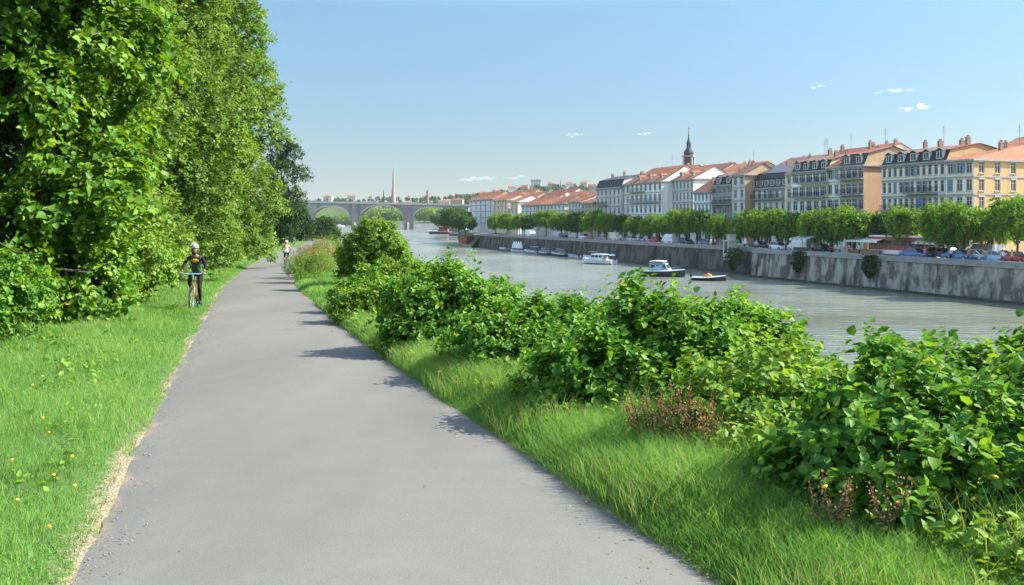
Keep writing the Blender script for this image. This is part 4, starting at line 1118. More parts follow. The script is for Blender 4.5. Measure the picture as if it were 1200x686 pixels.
row(728, 738.3, OFF+.5, 216, "narrow blue grey house with a rounded ochre gable", wall=W["lilac"], side_wall=W["peach"], roof="gable", roof_m=T_BRN, roof_h=2.4, floors=4, cols=2, depth=10, chimneys=1, seed=13)
row(698.5, 727.6, OFF-.3, 219, "grey apartment house with a heavy black mansard roof ending the tall row", wall=W["grey"], side_wall=W["grey"], roof="mansard", roof_m=T_BLACK, roof_h=3.6, floors=4, cols=6, depth=13, win=(1.2, 1.7), chimneys=3, seed=14, low_m=T_BLACK, balconies=[(2, .3, 8)])
# lower houses up the river
lowrow = [(681, 697.5, 237, "pink", T_RED, 3, 4, "pinkish house with red roof at the foot of the black roofed house", "hip", 2.4),
          (666, 680.6, 236, "grey", T_RED, 3, 4, "grey house with red roof left of the pinkish house", "gable", 2.6),
          (649, 662, 238, "lilac", T_RED, 3, 3, "grey fronted house with a cream sunlit end wall and red roof", "gable", 3.4),
          (629, 648.6, 239, "grey", T_ORG, 3, 5, "long low grey house with orange roof in the middle of the low houses", "gable", 3.0),
          (611, 628.6, 240, "lilac", T_RED, 3, 4, "low lilac grey house with red roof beside the white end wall", "gable", 3.0),
          (598, 607, 236, "cream", T_ORG, 3, 2, "small cream house with a white sunlit end wall among the low houses", "gable", 2.8),
          (578, 595, 234, "cream", T_RED, 4, 4, "cream house with red roof beside the grey lilac end house", "gable", 2.6),
          (550, 577.6, 233, "lilac", T_RED, 4, 5, "grey lilac end house farthest up the river row", "hip", 2.8)]
for i, (a, b_, py, wc, rm, fl, nc, lb, rk, rh) in enumerate(lowrow):
    row(a, b_, OFF+(.4 if i % 2 else 0), py, lb, wall=W[wc], side_wall=W[["peach", "cream", "cream", "white", "cream", "white", "cream", "white"][i]], roof=rk, roof_m=rm, roof_h=rh*.75, floors=fl, cols=nc, side_cols=2 if i in (0, 2, 6, 7) else 0, depth=11, chimneys=1+i % 2, seed=30+i, balconies=[(1, .4, 4)] if i % 3 == 0 else (), shop=False)
# second row of roofs seen over the first
second = [(1168, 1215, 52, 172, "white", T_ORG, "tall white house with a red roof behind the yellow corner house", "gable", 3.0, 4),
          (1006, 1031, 44, 181, "peach", T_ORG, "peach house with rounded gable seen in the street gap", "gable", 3.2, 4),
          (962, 1004, 40, 186, "cream", T_RED, "long red roof behind the white balcony houses", "gable", 3.4, 4),
          (905, 948, 40, 194, "cream", T_BRN, "brown red roof behind the slate roofed house", "gable", 3.2, 4),
          (842, 878, 40, 200, "white", T_ORG, "orange roofed house behind the dark sooty house", "gable", 3.0, 4),
          (806, 840, 40, 203, "cream", T_RED, "red roofed house below the church tower", "gable", 3.6, 4),
          (757, 800, 42, 204, "white", T_ORG, "orange roofed house left of the church tower", "gable", 3.4, 4),
          (680, 698, 50, 231, "white", T_RED, "white house with a red roof up the slope behind the pinkish house", "hip", 3.0, 3),
          (655, 678, 56, 232, "peach", T_ORG, "peach house with an orange roof on the slope behind the grey houses", "gable", 3.6, 3),
          (628, 652, 52, 233, "cream", T_RED, "cream house with a broad red roof behind the long low grey house", "gable", 3.8, 3),
          (606, 626, 58, 232, "pink", T_ORG, "pink house with an orange roof behind the small cream house", "gable", 3.6, 3),
          (585, 604, 50, 231, "white", T_RED, "white house with a red roof behind the cream end houses", "hip", 3.4, 3),
          (556, 582, 56, 230, "peach", T_RED, "peach house with a red roof behind the grey lilac end house", "gable", 3.6, 3),
          (640, 668, 90, 228, "cream", T_RED, "cream house high on the slope with a dark red roof", "gable", 4.2, 3),
          (596, 622, 95, 228, "white", T_ORG, "white house high on the slope with an orange roof", "gable", 4.2, 3)]
for i, (a, b_, off, py, wc, rm, lb, rk, rh, fl) in enumerate(second):
    row(a, b_, off, py, lb, wall=W[wc], side_wall=W["cream" if i % 2 else "peach"], roof=rk, roof_m=rm, roof_h=rh*.8, floors=fl, cols=5, side_cols=2, depth=11, chimneys=2, seed=60+i, shop=False, antenna=1 if i in (2, 4) else 0)

# far hillside houses, each a small house of its own
hh = [(556, 1150, "white", T_RED, 14, "white hillside house above the bridge end"), (566, 1250, "cream", T_ORG, 15, "cream hillside house with an orange roof above the end of the row"), (583, 1200, "pink", T_RED, 13, "pink hillside house above the cream row house"),
      (601, 1320, "white", T_ORG, 20, "large white villa on the hill crest"), (615, 1230, "cream", T_RED, 16, "cream hillside house below the villa"), (628, 1380, "grey", T_SLATE, 26, "grey slate roofed mansion on the hill crest"),
      (646, 1300, "peach", T_ORG, 15, "peach hillside house left of the hill chapel"), (668, 1250, "white", T_RED, 16, "white hillside house right of the hill chapel"), (684, 1330, "cream", T_ORG, 18, "cream house at the tree line on the hill"), (696, 1150, "pink", T_RED, 20, "pink red roofed house on the hill beside the black mansard"),
      (520, 1180, "white", T_BRN, 26, "long white building behind the right end of the bridge"), (500, 1220, "cream", T_RED, 20, "cream building behind the bridge parapet"), (536, 1150, "peach", T_RED, 24, "peach building with a red roof at the right end of the bridge"),
      (478, 1240, "white", T_RED, 15, "small white house right of the tall spire"), (437, 1260, "grey", T_SLATE, 18, "grey house left of the small dark spire"), (412, 1450, "cream", T_BRN, 22, "cream house over the left part of the bridge"), (384, 1450, "white", T_RED, 24, "white house at the left end of the bridge")]
for i, (px, y, wc, rm, ww, lb) in enumerate(hh):
    x = px2(px, y); z = -5+float(hill(np.array(x), np.array(y)))
    ww *= .62
    building(lb, ww, 8, 8 if i != 5 else 13, (x-ww/2, y, max(z-1, WATER)+(8 if y < 1290 and px < 550 else 3)), R(-12+7*(i % 4)), W[wc], "gable" if i % 3 else "hip", roof_h=2.8, floors=2 if i != 5 else 3, cols=4, roof_m=rm, chimneys=1, seed=90+i, shop=False, string=False, name="hillside_house", ground_h=2.6, style="plain")

# ------------------------------------------------------------------ church tower and spires
def tower(label, x, y, z0, ztop, half, name, mats, kind):
    t = thing(name, label, "church tower", (x, y, z0), R(-25))
    H = ztop-z0; b = MB()
    if kind == "baroque":
        s = half; body = H*.60
        b.box((-s, -s, 0), (s, s, body*.72)); b.box((-s*1.12, -s*1.12, body*.72), (s*1.12, s*1.12, body*.745))
        for sx in (-1, 1):
            for sy in (-1, 1): b.boxc((sx*s*.82, sy*s*.82, body*.86), (s*.32, s*.32, body*.23))
        b.box((-s*.66, -s*.66, body*.745), (s*.66, s*.66, body*.97), 2); b.box((-s*1.14, -s*1.14, body*.97), (s*1.14, s*1.14, body), 1)
        b.build("belfry", [mats[0], mats[2], M_SHOP], t)
        c = MB(); h = H-body
        c.lathe([(s*.98, body), (s*.95, body+h*.06), (s*1.02, body+h*.1), (s*.78, body+h*.2), (s*.5, body+h*.27), (s*.42, body+h*.30)], 8, rot=PI/8)
        for k in range(8):
            a = 2*PI*k/8; c.boxc((s*.36*math.cos(a), s*.36*math.sin(a), body+h*.37), (s*.1, s*.1, h*.14))
        c.lathe([(s*.46, body+h*.44), (s*.48, body+h*.46), (s*.34, body+h*.53), (s*.16, body+h*.62), (s*.09, body+h*.75), (s*.02, body+h*.99)], 8, rot=PI/8)
        c.build("dome", mats[1], t)
        c = MB(); c.sphere((0, 0, body+h*.76), s*.15); c.boxc((0, 0, H-.1), (.14, .14, h*.12)); c.boxc((0, 0, H+.1), (s*.3, .12, .16)); c.build("finial", M_IRON, t)
        c = MB()
        for k in range(4):
            a = k*PI/2; dx, dy = math.cos(a), math.sin(a)
            c.boxc((dx*s*1.01, dy*s*1.01, body*.6), (.12+abs(dy)*s*.5, .12+abs(dx)*s*.5, body*.1))
        c.build("louvre", M_SHOP, t)
    else:
        s = half; body = H*.30
        b.box((-s, -s, 0), (s, s, body)); b.box((-s*1.1, -s*1.1, body), (s*1.1, s*1.1, body+.8))
        for sx in (-1, 1):
            for sy in (-1, 1): b.lathe([(s*.22, body+.8), (s*.2, body+H*.06), (.02, body+H*.16)], 6, (sx*s*.85, sy*s*.85, 0))
        b.build("belfry", [mats[0]], t)
        c = MB(); c.lathe([(s*.95, body+.8), (s*.6, body+H*.2), (s*.36, body+H*.34), (s*.3, body+H*.5), (s*.12, body+H*.68), (.03, H)], 8, rot=PI/8); c.build("spire", mats[1], t)
        c = MB()
        for k in range(4):
            a = k*PI/2; dx, dy = math.cos(a), math.sin(a)
            c.boxc((dx*s*1.01, dy*s*1.01, body*.6), (.12+abs(dy)*s*.6, .12+abs(dx)*s*.6, body*.4))
        c.build("louvre", M_SHOP, t)
    return t
M_STONE = pmat("tower_stone", (.36, .25, .19), (.26, .18, .14), scale=.8); M_COPPER = pmat("dark_copper", (.045, .06, .06), (.03, .035, .035), scale=1.5)
yt = 300.0; tower("church bell tower with a dark onion dome and needle rising over the red roofs", px2(807, yt), yt, 8.0, (257-151)/1000*yt, 1.75, "church_tower", (M_TRIMG, M_COPPER, M_STONE), "baroque")
yt = 1120.0; tower("tall slender stone spire rising behind the middle of the bridge", px2(461, yt), yt, -2, (257-196)/1000*yt, 4.3, "church_spire", (M_STONE, pmat("spire_stone", (.3, .22, .17)), M_STONE), "gothic")
tower("small dark church spire left of the tall slender spire", px2(449.5, yt), yt, -2, (257-222)/1000*yt, 2.3, "church_spire", (M_TRIMG, M_COPPER, M_STONE), "gothic")
yt = 1300.0; tower("small pink chapel tower on the hill left of the tall row of houses", px2(657, yt), yt, 28, (257-211)/1000*yt, 2.6, "chapel_tower", (W["pink"], T_RED, M_STONE), "gothic")
t = thing("factory_chimney", "dark factory chimney standing behind the right arch of the bridge", "chimney", (px2(501, 1150), 1150, 3)); b = MB(); b.lathe([(2.2, 0), (1.9, 30), (1.4, (257-223)*1.15-5), (1.7, (257-223)*1.15-4.6), (1.7, (257-223)*1.15-3), (.01, (257-223)*1.15-3)], 12); b.build("stack", M_BRICK, t)

# ------------------------------------------------------------------ the bridge
M_BR = pmat("bridge_stone", (.3, .278, .25), (.21, .198, .185), scale=.08, streak=.12, streak_col=(.14, .132, .124), detail=8)
M_BRT = pmat("pale_and_sunlit_stone", (.52, .485, .43), (.4, .375, .34), scale=.1)  # sunlit top of the bridge put into a paler tone; also plain pale stone
def bridge():
    Y = 833.0; s = Y/1000; bw = 14.0
    t = thing("arched_bridge", "long grey stone bridge with three wide arches across the river", "bridge", (px2(447, Y), Y, WATER))
    X = lambda px: (px-447)*s
    top0 = lambda px: (257-np.interp(px, [340, 545], [235.6, 240.2]))*s-WATER
    arches = [(364.5, 411, 411-46.5), (421, 473, 0), (483, 530, 0)]
    crowns = [242.2, 241.2, 243.5]
    for (a0, a1, _), cy in zip(arches, crowns):
        b = MB(); n = 28; zc = (257-cy)*s-WATER; zs_ = 8.2
        px = np.linspace(a0, a1, n+1); u = np.linspace(-1, 1, n+1)
        zb = zs_+(zc-zs_)*np.sqrt(np.maximum(0, 1-np.abs(u)**2.3))
        for y in (0, bw):
            for i in range(n):
                b.add([(X(px[i]), y, zb[i]), (X(px[i+1]), y, zb[i+1]), (X(px[i+1]), y, top0(px[i+1])-1.3), (X(px[i]), y, top0(px[i])-1.3)], [(0, 1, 2, 3)])
        for i in range(n): b.add([(X(px[i]), 0, zb[i]), (X(px[i+1]), 0, zb[i+1]), (X(px[i+1]), bw, zb[i+1]), (X(px[i]), bw, zb[i])], [(0, 1, 2, 3)])
        # raised ring of voussoirs
        for i in range(n):
            r0, r1 = zb[i], zb[i+1]
            b.add([(X(px[i]), -.3, r0), (X(px[i+1]), -.3, r1), (X(px[i+1]), -.3, r1+1.1), (X(px[i]), -.3, r0+1.1)], [(0, 1, 2, 3)], 1)
            b.add([(X(px[i]), -.3, r0), (X(px[i+1]), -.3, r1), (X(px[i+1]), .01, r1), (X(px[i]), .01, r0)], [(0, 1, 2, 3)], 1)
            b.add([(X(px[i]), -.3, r0+1.1), (X(px[i+1]), -.3, r1+1.1), (X(px[i+1]), .01, r1+1.1), (X(px[i]), .01, r0+1.1)], [(0, 1, 2, 3)], 1)
        b.build("arch", [M_BR, M_BRT], t)
    for a0, a1 in ((411.02, 420.98), (473.02, 482.98)):
        b = MB(); b.box((X(a0), .02, -3), (X(a1), bw-.02, top0((a0+a1)/2)-1.35)); b.box((X(a0)+1.2, -1.4, -3), (X(a1)-1.2, .019, top0((a0+a1)/2)-1.4))
        p = b.build("pier", M_BR, t)
        c = MB(); c.add([(X(a0)+.3, -1.4, -3), (X(a1)-.3, -1.4, -3), ((X(a0)+X(a1))/2, -5, -3), (X(a0)+.3, -1.4, 6), (X(a1)-.3, -1.4, 6), ((X(a0)+X(a1))/2, -5, 6), ((X(a0)+X(a1))/2, -1.4, 8)], [(0, 2, 5, 3), (2, 1, 4, 5), (3, 5, 6), (5, 4, 6)]); c.build("cutwater", M_BR, p)
    b = MB(); b.box((X(530.02), -.6, -3), (X(549), bw+.6, top0(540)-1.35)); b.box((X(330), -.6, -3), (X(364.45), bw+.6, top0(352)-1.35)); b.build("abutment", M_BR, t)
    b = MB(); z0, z1 = top0(330), top0(552); x0, x1 = X(330), X(552)
    def bar(y0, y1, dz0, dz1, m):
        b.add([(x0, y0, z0+dz0), (x1, y0, z1+dz0), (x1, y1, z1+dz0), (x0, y1, z0+dz0), (x0, y0, z0+dz1), (x1, y0, z1+dz1), (x1, y1, z1+dz1), (x0, y1, z0+dz1)], [(0, 1, 2, 3), (4, 5, 6, 7), (0, 1, 5, 4), (1, 2, 6, 5), (2, 3, 7, 6), (3, 0, 4, 7)], m)
    bar(-1.2, bw+1.2, -1.3, -.6, 0)
    b.build("deck", [M_BRT], t)
    b = MB(); bar(-1.15, -.75, -.595, .55, 0); bar(bw+.75, bw+1.15, -.595, .55, 0); b.build("parapet", [M_BRT], t)
    lamp = MB(); lamp.tube([(0, 0, 0), (0, 0, 6.5), (0, 1.2, 7.2)], .12, n=5); lamp.boxc((0, 1.5, 7.15), (.35, .9, .2)); lm = lamp.mesh("lamp_post", M_STEEL)
    for i in range(8):
        px = 362+i*25; obj("lamp_post", lm, t, (X(px), -.9, float(top0(px))+.5))
bridge()
# the pale embankment wall across the head of the reach
t = thing("embankment_wall", "low pale stone embankment wall seen through the bridge arches", "wall", (-125, 1004, WATER)); b = MB(); b.box((-52, 0, -2), (52, 1.6, 4.6)); b.box((-52, -.3, 4.6), (52, 1.8, 5.1), 0); b.box((-52, -2.5, -2), (52, -.001, .8))
b.build("wall", M_BRT, t)
# ------------------------------------------------------------------ quay walls, trees, street life
def concrete(name, a, b_, st):
    return pmat(name, a, b_, rough=.95, spec=.1, scale=.55, detail=10, thresh=(.43, .54), stretch=(1, 1, .55), streak=.9, streak_col=st, bump=.4, bscale=2)
M_QA = concrete("patched_quay_concrete", (.34, .31, .265), (.12, .11, .096), (.06, .056, .05)); M_QB = concrete("stained_quay_stone", (.13, .118, .1), (.06, .056, .05), (.04, .039, .037))
M_QC = pmat("quay_coping", (.3, .29, .28), (.2, .195, .19), scale=.8); M_FOOT = pmat("dark_footing", (.06, .06, .05), (.035, .035, .03), scale=1)
def quay_wall(label, t0, t1, off, mat, seed):
    x, y = qat(t1, off); L = t1-t0
    t = thing("quay_wall", label, "quay wall", (x, y, WATER), QROT)
    b = MB(); h = QTOP-WATER; n = 60; rng = random.Random(seed)
    cols = []
    for i in range(n+1):
        a = L*i/n; d = rng.uniform(-.04, .04)
        cols.append([(a, -.55+d, -3.4), (a, -.5+d, .0), (a, -.2+d, h*.55), (a, d*.5, h-.35)])
    for i in range(n):
        for k in range(3): b.add([cols[i][k], cols[i+1][k], cols[i+1][k+1], cols[i][k+1]], [(0, 1, 2, 3)])
    b.add([cols[-1][0], (L, .8, -3.4), (L, .8, h-.35), cols[-1][3], cols[-1][2], cols[-1][1]], [(0, 1, 2, 3, 4, 5)]); b.add([cols[0][0], (0, .8, -3.4), (0, .8, h-.35), cols[0][3], cols[0][2], cols[0][1]], [(0, 1, 2, 3, 4, 5)])
    b.build("wall", mat, t)
    b = MB(); b.box((-.1, -.18, h-.349), (L+.12, .75, h+.06)); b.box((-.05, .05, h+.0601), (L+.05, .38, h+.42)); b.build("coping", M_QC, t)
    b = MB(); b.box((.0, -1.1, -3.4), (L+.02, -.56, .32)); b.build("footing", M_FOOT, t)  # dark ledge along the foot of the wall
    b = MB()
    for a in np.arange(6, L-4, 17):
        for dx in (-.22, .22): b.tube([(a+dx, -.62, .1), (a+dx, -.16, h-.2)], .03, n=4)
        for k in range(11): b.tube([(a-.22, -.6+.045*k, .3+k*.36), (a+.22, -.6+.045*k, .3+k*.36)], .02, n=4)
    b.build("ladder", M_IRON, t)
    return t
quay_wall("pale patchy concrete quay wall on the right, standing a little forward into the river", -110, 52.0, 0, M_QA, 1)
quay_wall("long dark stained stone quay wall behind the moored boats", 52.6, 216, 3.2, M_QB, 2)
x, y = qat(216, 3.2)
t = thing("quay_end_wall", "short end of the stone quay wall turning inland by the orange barge", "quay wall", (x, y, WATER), QROT); b = MB(); b.box((-.7, .4, -3), (-.02, 14, 4.3)); b.box((-.85, .38, 4.3), (.1, 14.1, 4.6)); b.build("wall", M_QB, t)
# stone gatehouse pillar at the jog
x, y = qp(855.5, 1.6)
t = thing("stone_pillar", "square pale stone pillar with a cap where the two quay walls meet", "pillar", (x, y, QTOP-.6), QROT)
b = MB(); b.box((-.9, -.9, -1.4), (.9, .9, 2.0)); b.box((-1.1, -1.1, 2.0), (1.1, 1.1, 2.2)); b.box((-.15, -.65, 2.2), (.8, .65, 3.1)); b.box((-.28, -.78, 3.1), (.93, .78, 3.25)); b.build("shaft", M_BRT, t)
c = MB(); c.add([(-.45, -.904, -.2), (.45, -.904, -.2), (.45, -.904, 1.9), (-.45, -.904, 1.9)], [(0, 1, 2, 3)]); c.build("door", M_SHOP, t)
# creepers hanging on the quay wall
def creeper(label, px, w_, h, off, seed):
    rng = np.random.default_rng(seed); tt = qt(px, off); x, y = qat(tt, off)
    t = thing("creeper", label, "creeper", (x, y, QTOP), QROT); n = 900
    a = rng.normal(size=n)*w_*.35; d = rng.random(n); z = -d*h*(1-.5*np.abs(a)/w_)+.3; dep = -.15-.75*rng.random(n)*np.sin(np.clip(d*2.6, 0, 3))-.3*d
    P = np.stack([a, dep, z], 1); L = .22+.2*rng.random(n)
    V, F, m = leaf_geo(P, rng.normal(size=(n, 3))+[0, -.3, -.6], rng.normal(size=(n, 3))*.5+[0, -1, .5], L, L*.8, False)
    obj("foliage", np_mesh("foliage", V, [F], [G_DARK], [0], {"tint": np.repeat(np.clip(.3+rng.normal(size=n)*.2, 0, 1), m)}), t)
    b = MB()
    for k in range(4): b.tube([((k-1.5)*w_*.2, -.1, .2), ((k-1.5)*w_*.25, -.3, -h*.7)], [.05, .02], n=4)
    b.build("stem", M_TWIG, t)
creeper("dark creeper hanging on the quay wall below the stone pillar", 862, 3.6, 4.0, -.4, 1)
creeper("dark creeper hanging on the pale quay wall below the market stall", 1023, 1.8, 3.2, 0, 2)
creeper("small dark creeper on the pale quay wall under the broad quay tree", 938, 1.8, 3.4, 0, 3)

# quay trees: px, off, height, crown radius, kind, label
_crowns = {}
def quay_crown(v, dark):
    k = (v, dark)
    if k not in _crowns:
        rng = np.random.default_rng(300+v)
        bl = [(0, 0, .6, .48, .48, .3)]
        for i in range(8):
            a = i*2.4+v; bl.append((math.cos(a)*.3, math.sin(a)*.3, .44+.3*rng.random(), .28+.1*rng.random(), .28+.1*rng.random(), .2+.08*rng.random()))
        bl = [tuple(q*5.6 for q in b_) for b_ in bl]
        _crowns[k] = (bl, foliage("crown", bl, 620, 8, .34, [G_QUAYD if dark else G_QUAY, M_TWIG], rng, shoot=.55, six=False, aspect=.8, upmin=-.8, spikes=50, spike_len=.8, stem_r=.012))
        tr = limbs_to(bl, (0, 0, -.05), (.05, .0, 4.2), .17, rng, wig=.12)
        _crowns[("t", v)] = wood_mesh("trunk", tr, M_BARK)
    return _crowns[k][1], _crowns[("t", v)]
QT = [(1192, 6, 8.8, 1.25, 0, "quay tree at the right picture edge in front of the yellow corner house"), (1163, 9, 7.4, .95, 0, "lower quay tree under the yellow side wall"), (1129, 6, 8.3, 1.15, 0, "rounded quay tree before the orange hipped corner"),
      (1106, 6.5, 8.2, 1.1, 0, "quay tree just left of the rounded tree before the orange hipped corner"), (1078, 10, 7.4, .9, 1, "small dark quay tree between the bus and the house front"), (1060, 6, 7.8, .95, 0, "bright quay tree standing over the bus"), (1041, 9, 7.0, .95, 1, "dark quay tree in the street gap"),
      (1001, 5.5, 8.0, 1.2, 0, "broad bright quay tree in front of the sunlit peach gable"), (976, 6.5, 7.8, 1.05, 0, "quay tree left of the broad tree by the peach gable"), (955, 6, 8.0, 1.05, 0, "quay tree in front of the narrow white house"), (931, 9, 7.2, 1.0, 1, "shaded quay tree before the white balcony house"),
      (915, 6, 7.7, 1.0, 0, "bright quay tree before the right part of the slate roofed house"), (893, 6.5, 7.8, 1.1, 0, "quay tree before the left part of the slate roofed house"), (872, 7, 7.6, 1.1, 0, "quay tree right of the stone pillar under the peach end wall"), (842, 6, 7.4, .85, 0, "slim quay tree left of the stone pillar"),
      (817, 6.5, 8.0, 1.15, 0, "bright quay tree before the bluish white narrow windowed house"), (797, 6.5, 8.2, 1.1, 0, "tall quay tree under the church tower"), (779, 6.5, 7.2, 1.0, 0, "quay tree behind the white van"), (762, 6, 7.2, .9, 0, "small bright quay tree before the bright white end wall"), (743, 6.5, 7.2, .95, 0, "quay tree before the wide bluish white house"),
      (729, 7, 7.0, .95, 1, "dark quay tree before the rounded ochre gable"), (711, 6, 7.6, 1.0, 0, "bright quay tree before the black mansard house"), (694, 6.5, 8.6, 1.2, 0, "large quay tree at the left end of the tall row"), (676, 6.5, 8.2, 1.2, 1, "shaded quay tree before the pinkish house"), (658, 6.5, 8.6, 1.2, 0, "large quay tree before the cream end wall"),
      (640, 6, 8.8, 1.25, 0, "large bright quay tree before the long low grey house"), (622, 9, 7.6, 1.1, 1, "dark quay tree behind the boats with the white canopies"), (609, 6.5, 8.0, 1.1, 0, "quay tree before the small cream house"), (594, 6.5, 8.2, 1.15, 0, "quay tree before the cream row house with red roof"), (581, 6.5, 8.2, 1.2, 0, "last quay tree before the grey lilac end house")]
for i, (px, off, h, rr, dk, lb) in enumerate(QT):
    off += 3.2 if px < 853 else 0
    x, y = qp(px, off); cm, tm = quay_crown(i % 5, dk); rr *= .84; h *= .93
    t = thing("quay_tree", lb, "tree", (x, y, QTOP), i*1.1, "trees along the far quay")
    c = obj("crown", cm, t); c.scale = (rr, rr, h/5.5); q = obj("trunk", tm, t); q.scale = (rr, rr, h/5.5)
# trees on the open bank between the end of the quay and the bridge
for i, (px, y, h, rr, lb) in enumerate([(538, 345, 11, 1.5, "dark bank tree just past the end of the quay"), (531, 385, 12, 1.7, "dark bank tree behind the moored boats up the river"), (524, 440, 9, 1.4, "bank tree above the boat with the red roof"), (537, 480, 10, 1.5, "tall bank tree near the right end of the bridge"),
                                        (519, 560, 10, 1.7, "dark bank tree in front of the right bridge arch"), (531, 640, 12, 2.0, "large dark bank tree close to the bridge abutment"), (513, 700, 11, 1.9, "low bank tree at the water near the right bridge arch"), (545, 330, 9, 1.3, "small dark tree at the corner of the quay end")]):
    x = px2(px, y); cm, tm = quay_crown(i % 5, 1); t = thing("bank_tree", lb, "tree", (x, y, QTOP-1.5), i*1.3, "trees on the far bank below the bridge")
    c = obj("crown", cm, t); c.scale = (rr, rr, h/5.5); q = obj("trunk", tm, t); q.scale = (rr, rr, h/5.5)

# ------------------------------------------------------------------ boats
M_BW = plain("white_hull", (.72, .73, .74), rough=.3); M_BD = plain("dark_hull", (.03, .035, .05), rough=.4); M_BB = plain("pale_blue_hull", (.35, .48, .6), rough=.3); M_BO = plain("rust_orange_hull", (.5, .17, .07), rough=.6); M_BR_ = plain("red_paint", (.5, .06, .06), rough=.5); M_WOOD = pmat("deck_wood", (.3, .2, .11), scale=3)
M_CANV = plain("blue_canvas", (.08, .2, .38), rough=.8); M_TEND = plain("grey_cover", (.25, .27, .3), rough=.8); M_ORC = plain("orange_cover", (.65, .25, .06), rough=.8)
def hull(L, Wd, fb, sheer=.35, n=14):
    b = MB(); rings = []
    for i in range(n+1):
        s = i/n; x = -L/2+L*s
        hw = Wd/2*(1-max(0, (s-.45)/.55)**2.2)*(.9+.1*min(1, s*5)); hw = max(hw, .03)
        z = fb+sheer*max(0, (s-.3)/.7)**1.6
        rings.append([(x, -hw, z), (x, -hw*.86, .1+z*.12), (x-L*.02*s, 0, -.35), (x, hw*.86, .1+z*.12), (x, hw, z)])
    for i in range(n):
        for k in range(4): b.add([rings[i][k], rings[i+1][k], rings[i+1][k+1], rings[i][k+1]], [(0, 1, 2, 3)], 0)
    b.add(rings[0], [(0, 1, 2, 3, 4)], 0)
    for i in range(n):                                            # deck a little below the gunwale, and the gunwale strip
        a, c = rings[i], rings[i+1]
        f = lambda p, k, dz: (p[0], p[1]*k, p[2]+dz)
        b.add([f(a[0], .9, -.12), f(c[0], .9, -.12), f(c[4], .9, -.12), f(a[4], .9, -.12)], [(0, 1, 2, 3)], 1)
        for k in (0, 4):
            b.add([f(a[k], 1.03, 0), f(c[k], 1.03, 0), f(c[k], .9, .05), f(a[k], .9, .05)], [(0, 1, 2, 3)], 2); b.add([f(a[k], .9, .05), f(c[k], .9, .05), f(c[k], .9, -.12), f(a[k], .9, -.12)], [(0, 1, 2, 3)], 2)
            b.add([f(a[k], 1.03, 0), f(c[k], 1.03, 0), f(c[k], 1.03, -.1), f(a[k], 1.03, -.1)], [(0, 1, 2, 3)], 2)
    return b
def boat(label, x, y, rz, L, Wd, fb, mats, cabin=None, canopy=None, rail=True, motor=True, name="motorboat", cat="boat", group=None, extra=None):
    t = thing(name, label, cat, (x, y, WATER), rz, group)
    hull(L, Wd, fb).build("hull", [mats[0], mats[1], mats[2]], t)
    if cabin:
        x0, x1, h, m = cabin; b = MB(); w0, w1 = Wd*.40, Wd*.31; z0 = fb-.1
        b.add([(x0, -w0, z0), (x1+.9, -w0*.8, z0), (x1+.9, w0*.8, z0), (x0, w0, z0), (x0+.15, -w1, z0+h), (x1, -w1*.9, z0+h), (x1, w1*.9, z0+h), (x0+.15, w1, z0+h)], [(0, 1, 5, 4), (1, 2, 6, 5), (2, 3, 7, 6), (3, 0, 4, 7), (4, 5, 6, 7)])
        b.box((x0-.1, -w1-.12, z0+h+.001), (x1+.1, w1+.12, z0+h+.09)); c = b.build("cabin", m, t)
        g = MB()
        def q(u0, u1, v0, v1, s):
            def P(u, v):
                xb, xt = x0+(x1+.9-x0)*u, x0+.15+(x1-x0-.15)*u; wb, wt = w0*(1-.2*u), w1*(1-.1*u)
                return (xb+(xt-xb)*v, s*(wb+(wt-wb)*v+.012), z0+h*v)
            g.add([P(u0, v0), P(u1, v0), P(u1, v1), P(u0, v1)], [(0, 1, 2, 3)])
        for s in (-1, 1):
            for k in range(3): q(.08+.3*k, .08+.3*k+.25, .45, .88, s)
        def F(v, s): return (x1+.9+(x1-x1-.9)*v+.015, s*(w0*.8+(w1*.9-w0*.8)*v)*.86, z0+h*v)
        g.add([F(.45, -1), F(.45, 1), F(.9, 1), F(.9, -1)], [(0, 1, 2, 3)])
        g.build("window", M_GLASS, c)
    if canopy:
        x0, x1, z, m = canopy; b = MB()
        for xx in (x0+.1, x1-.1):
            for s in (-1, 1): b.tube([(xx, s*Wd*.38, fb), (xx, s*Wd*.36, z)], .03, n=5, m=1)
        b.prism([(x0, z), (x1, z), (x1-.1, z+.14), ((x0+x1)/2, z+.22), (x0+.1, z+.14)], -Wd*.42, Wd*.42, 0); b.build("canopy", [m, M_STEEL], t)
    if rail:
        b = MB(); pts = []
        for s in (-1, 1):
            for k in range(5):
                u = .5+.1*k; hw = Wd/2*(1-max(0, (u-.45)/.55)**2.2)*.95; p = (-L/2+L*u, s*hw, fb+.35*max(0, (u-.3)/.7)**1.6); b.tube([p, (p[0], p[1], p[2]+.5)], .018, n=4); pts.append((s, (p[0], p[1], p[2]+.5)))
            b.tube([p_ for s_, p_ in pts if s_ == s], .02, n=4)
        b.build("railing", M_STEEL, t)
    if motor:
        b = MB(); b.boxc((-L/2-.2, 0, fb+.25), (.4, .35, .5)); b.boxc((-L/2-.2, 0, -.1), (.14, .12, .9)); b.build("outboard_motor", M_IRON, t)
    if extra: extra(t)
    return t
def bpos(px, py): d = -WATER/(py-257)*1000; return px2(px, d), d
RQ = math.atan2(-.938, .3466)
x, y = bpos(701, 309.5)
boat("white cabin cruiser with a blue stern cover moored against the dark quay wall", x, y, RQ+PI+.5, 8.6, 2.9, 1.0, (M_BW, M_BW, M_BW), cabin=(-2.0, 1.2, 1.25, M_BW), canopy=(-3.9, -1.9, 2.0, M_CANV))
x, y = bpos(777, 324)
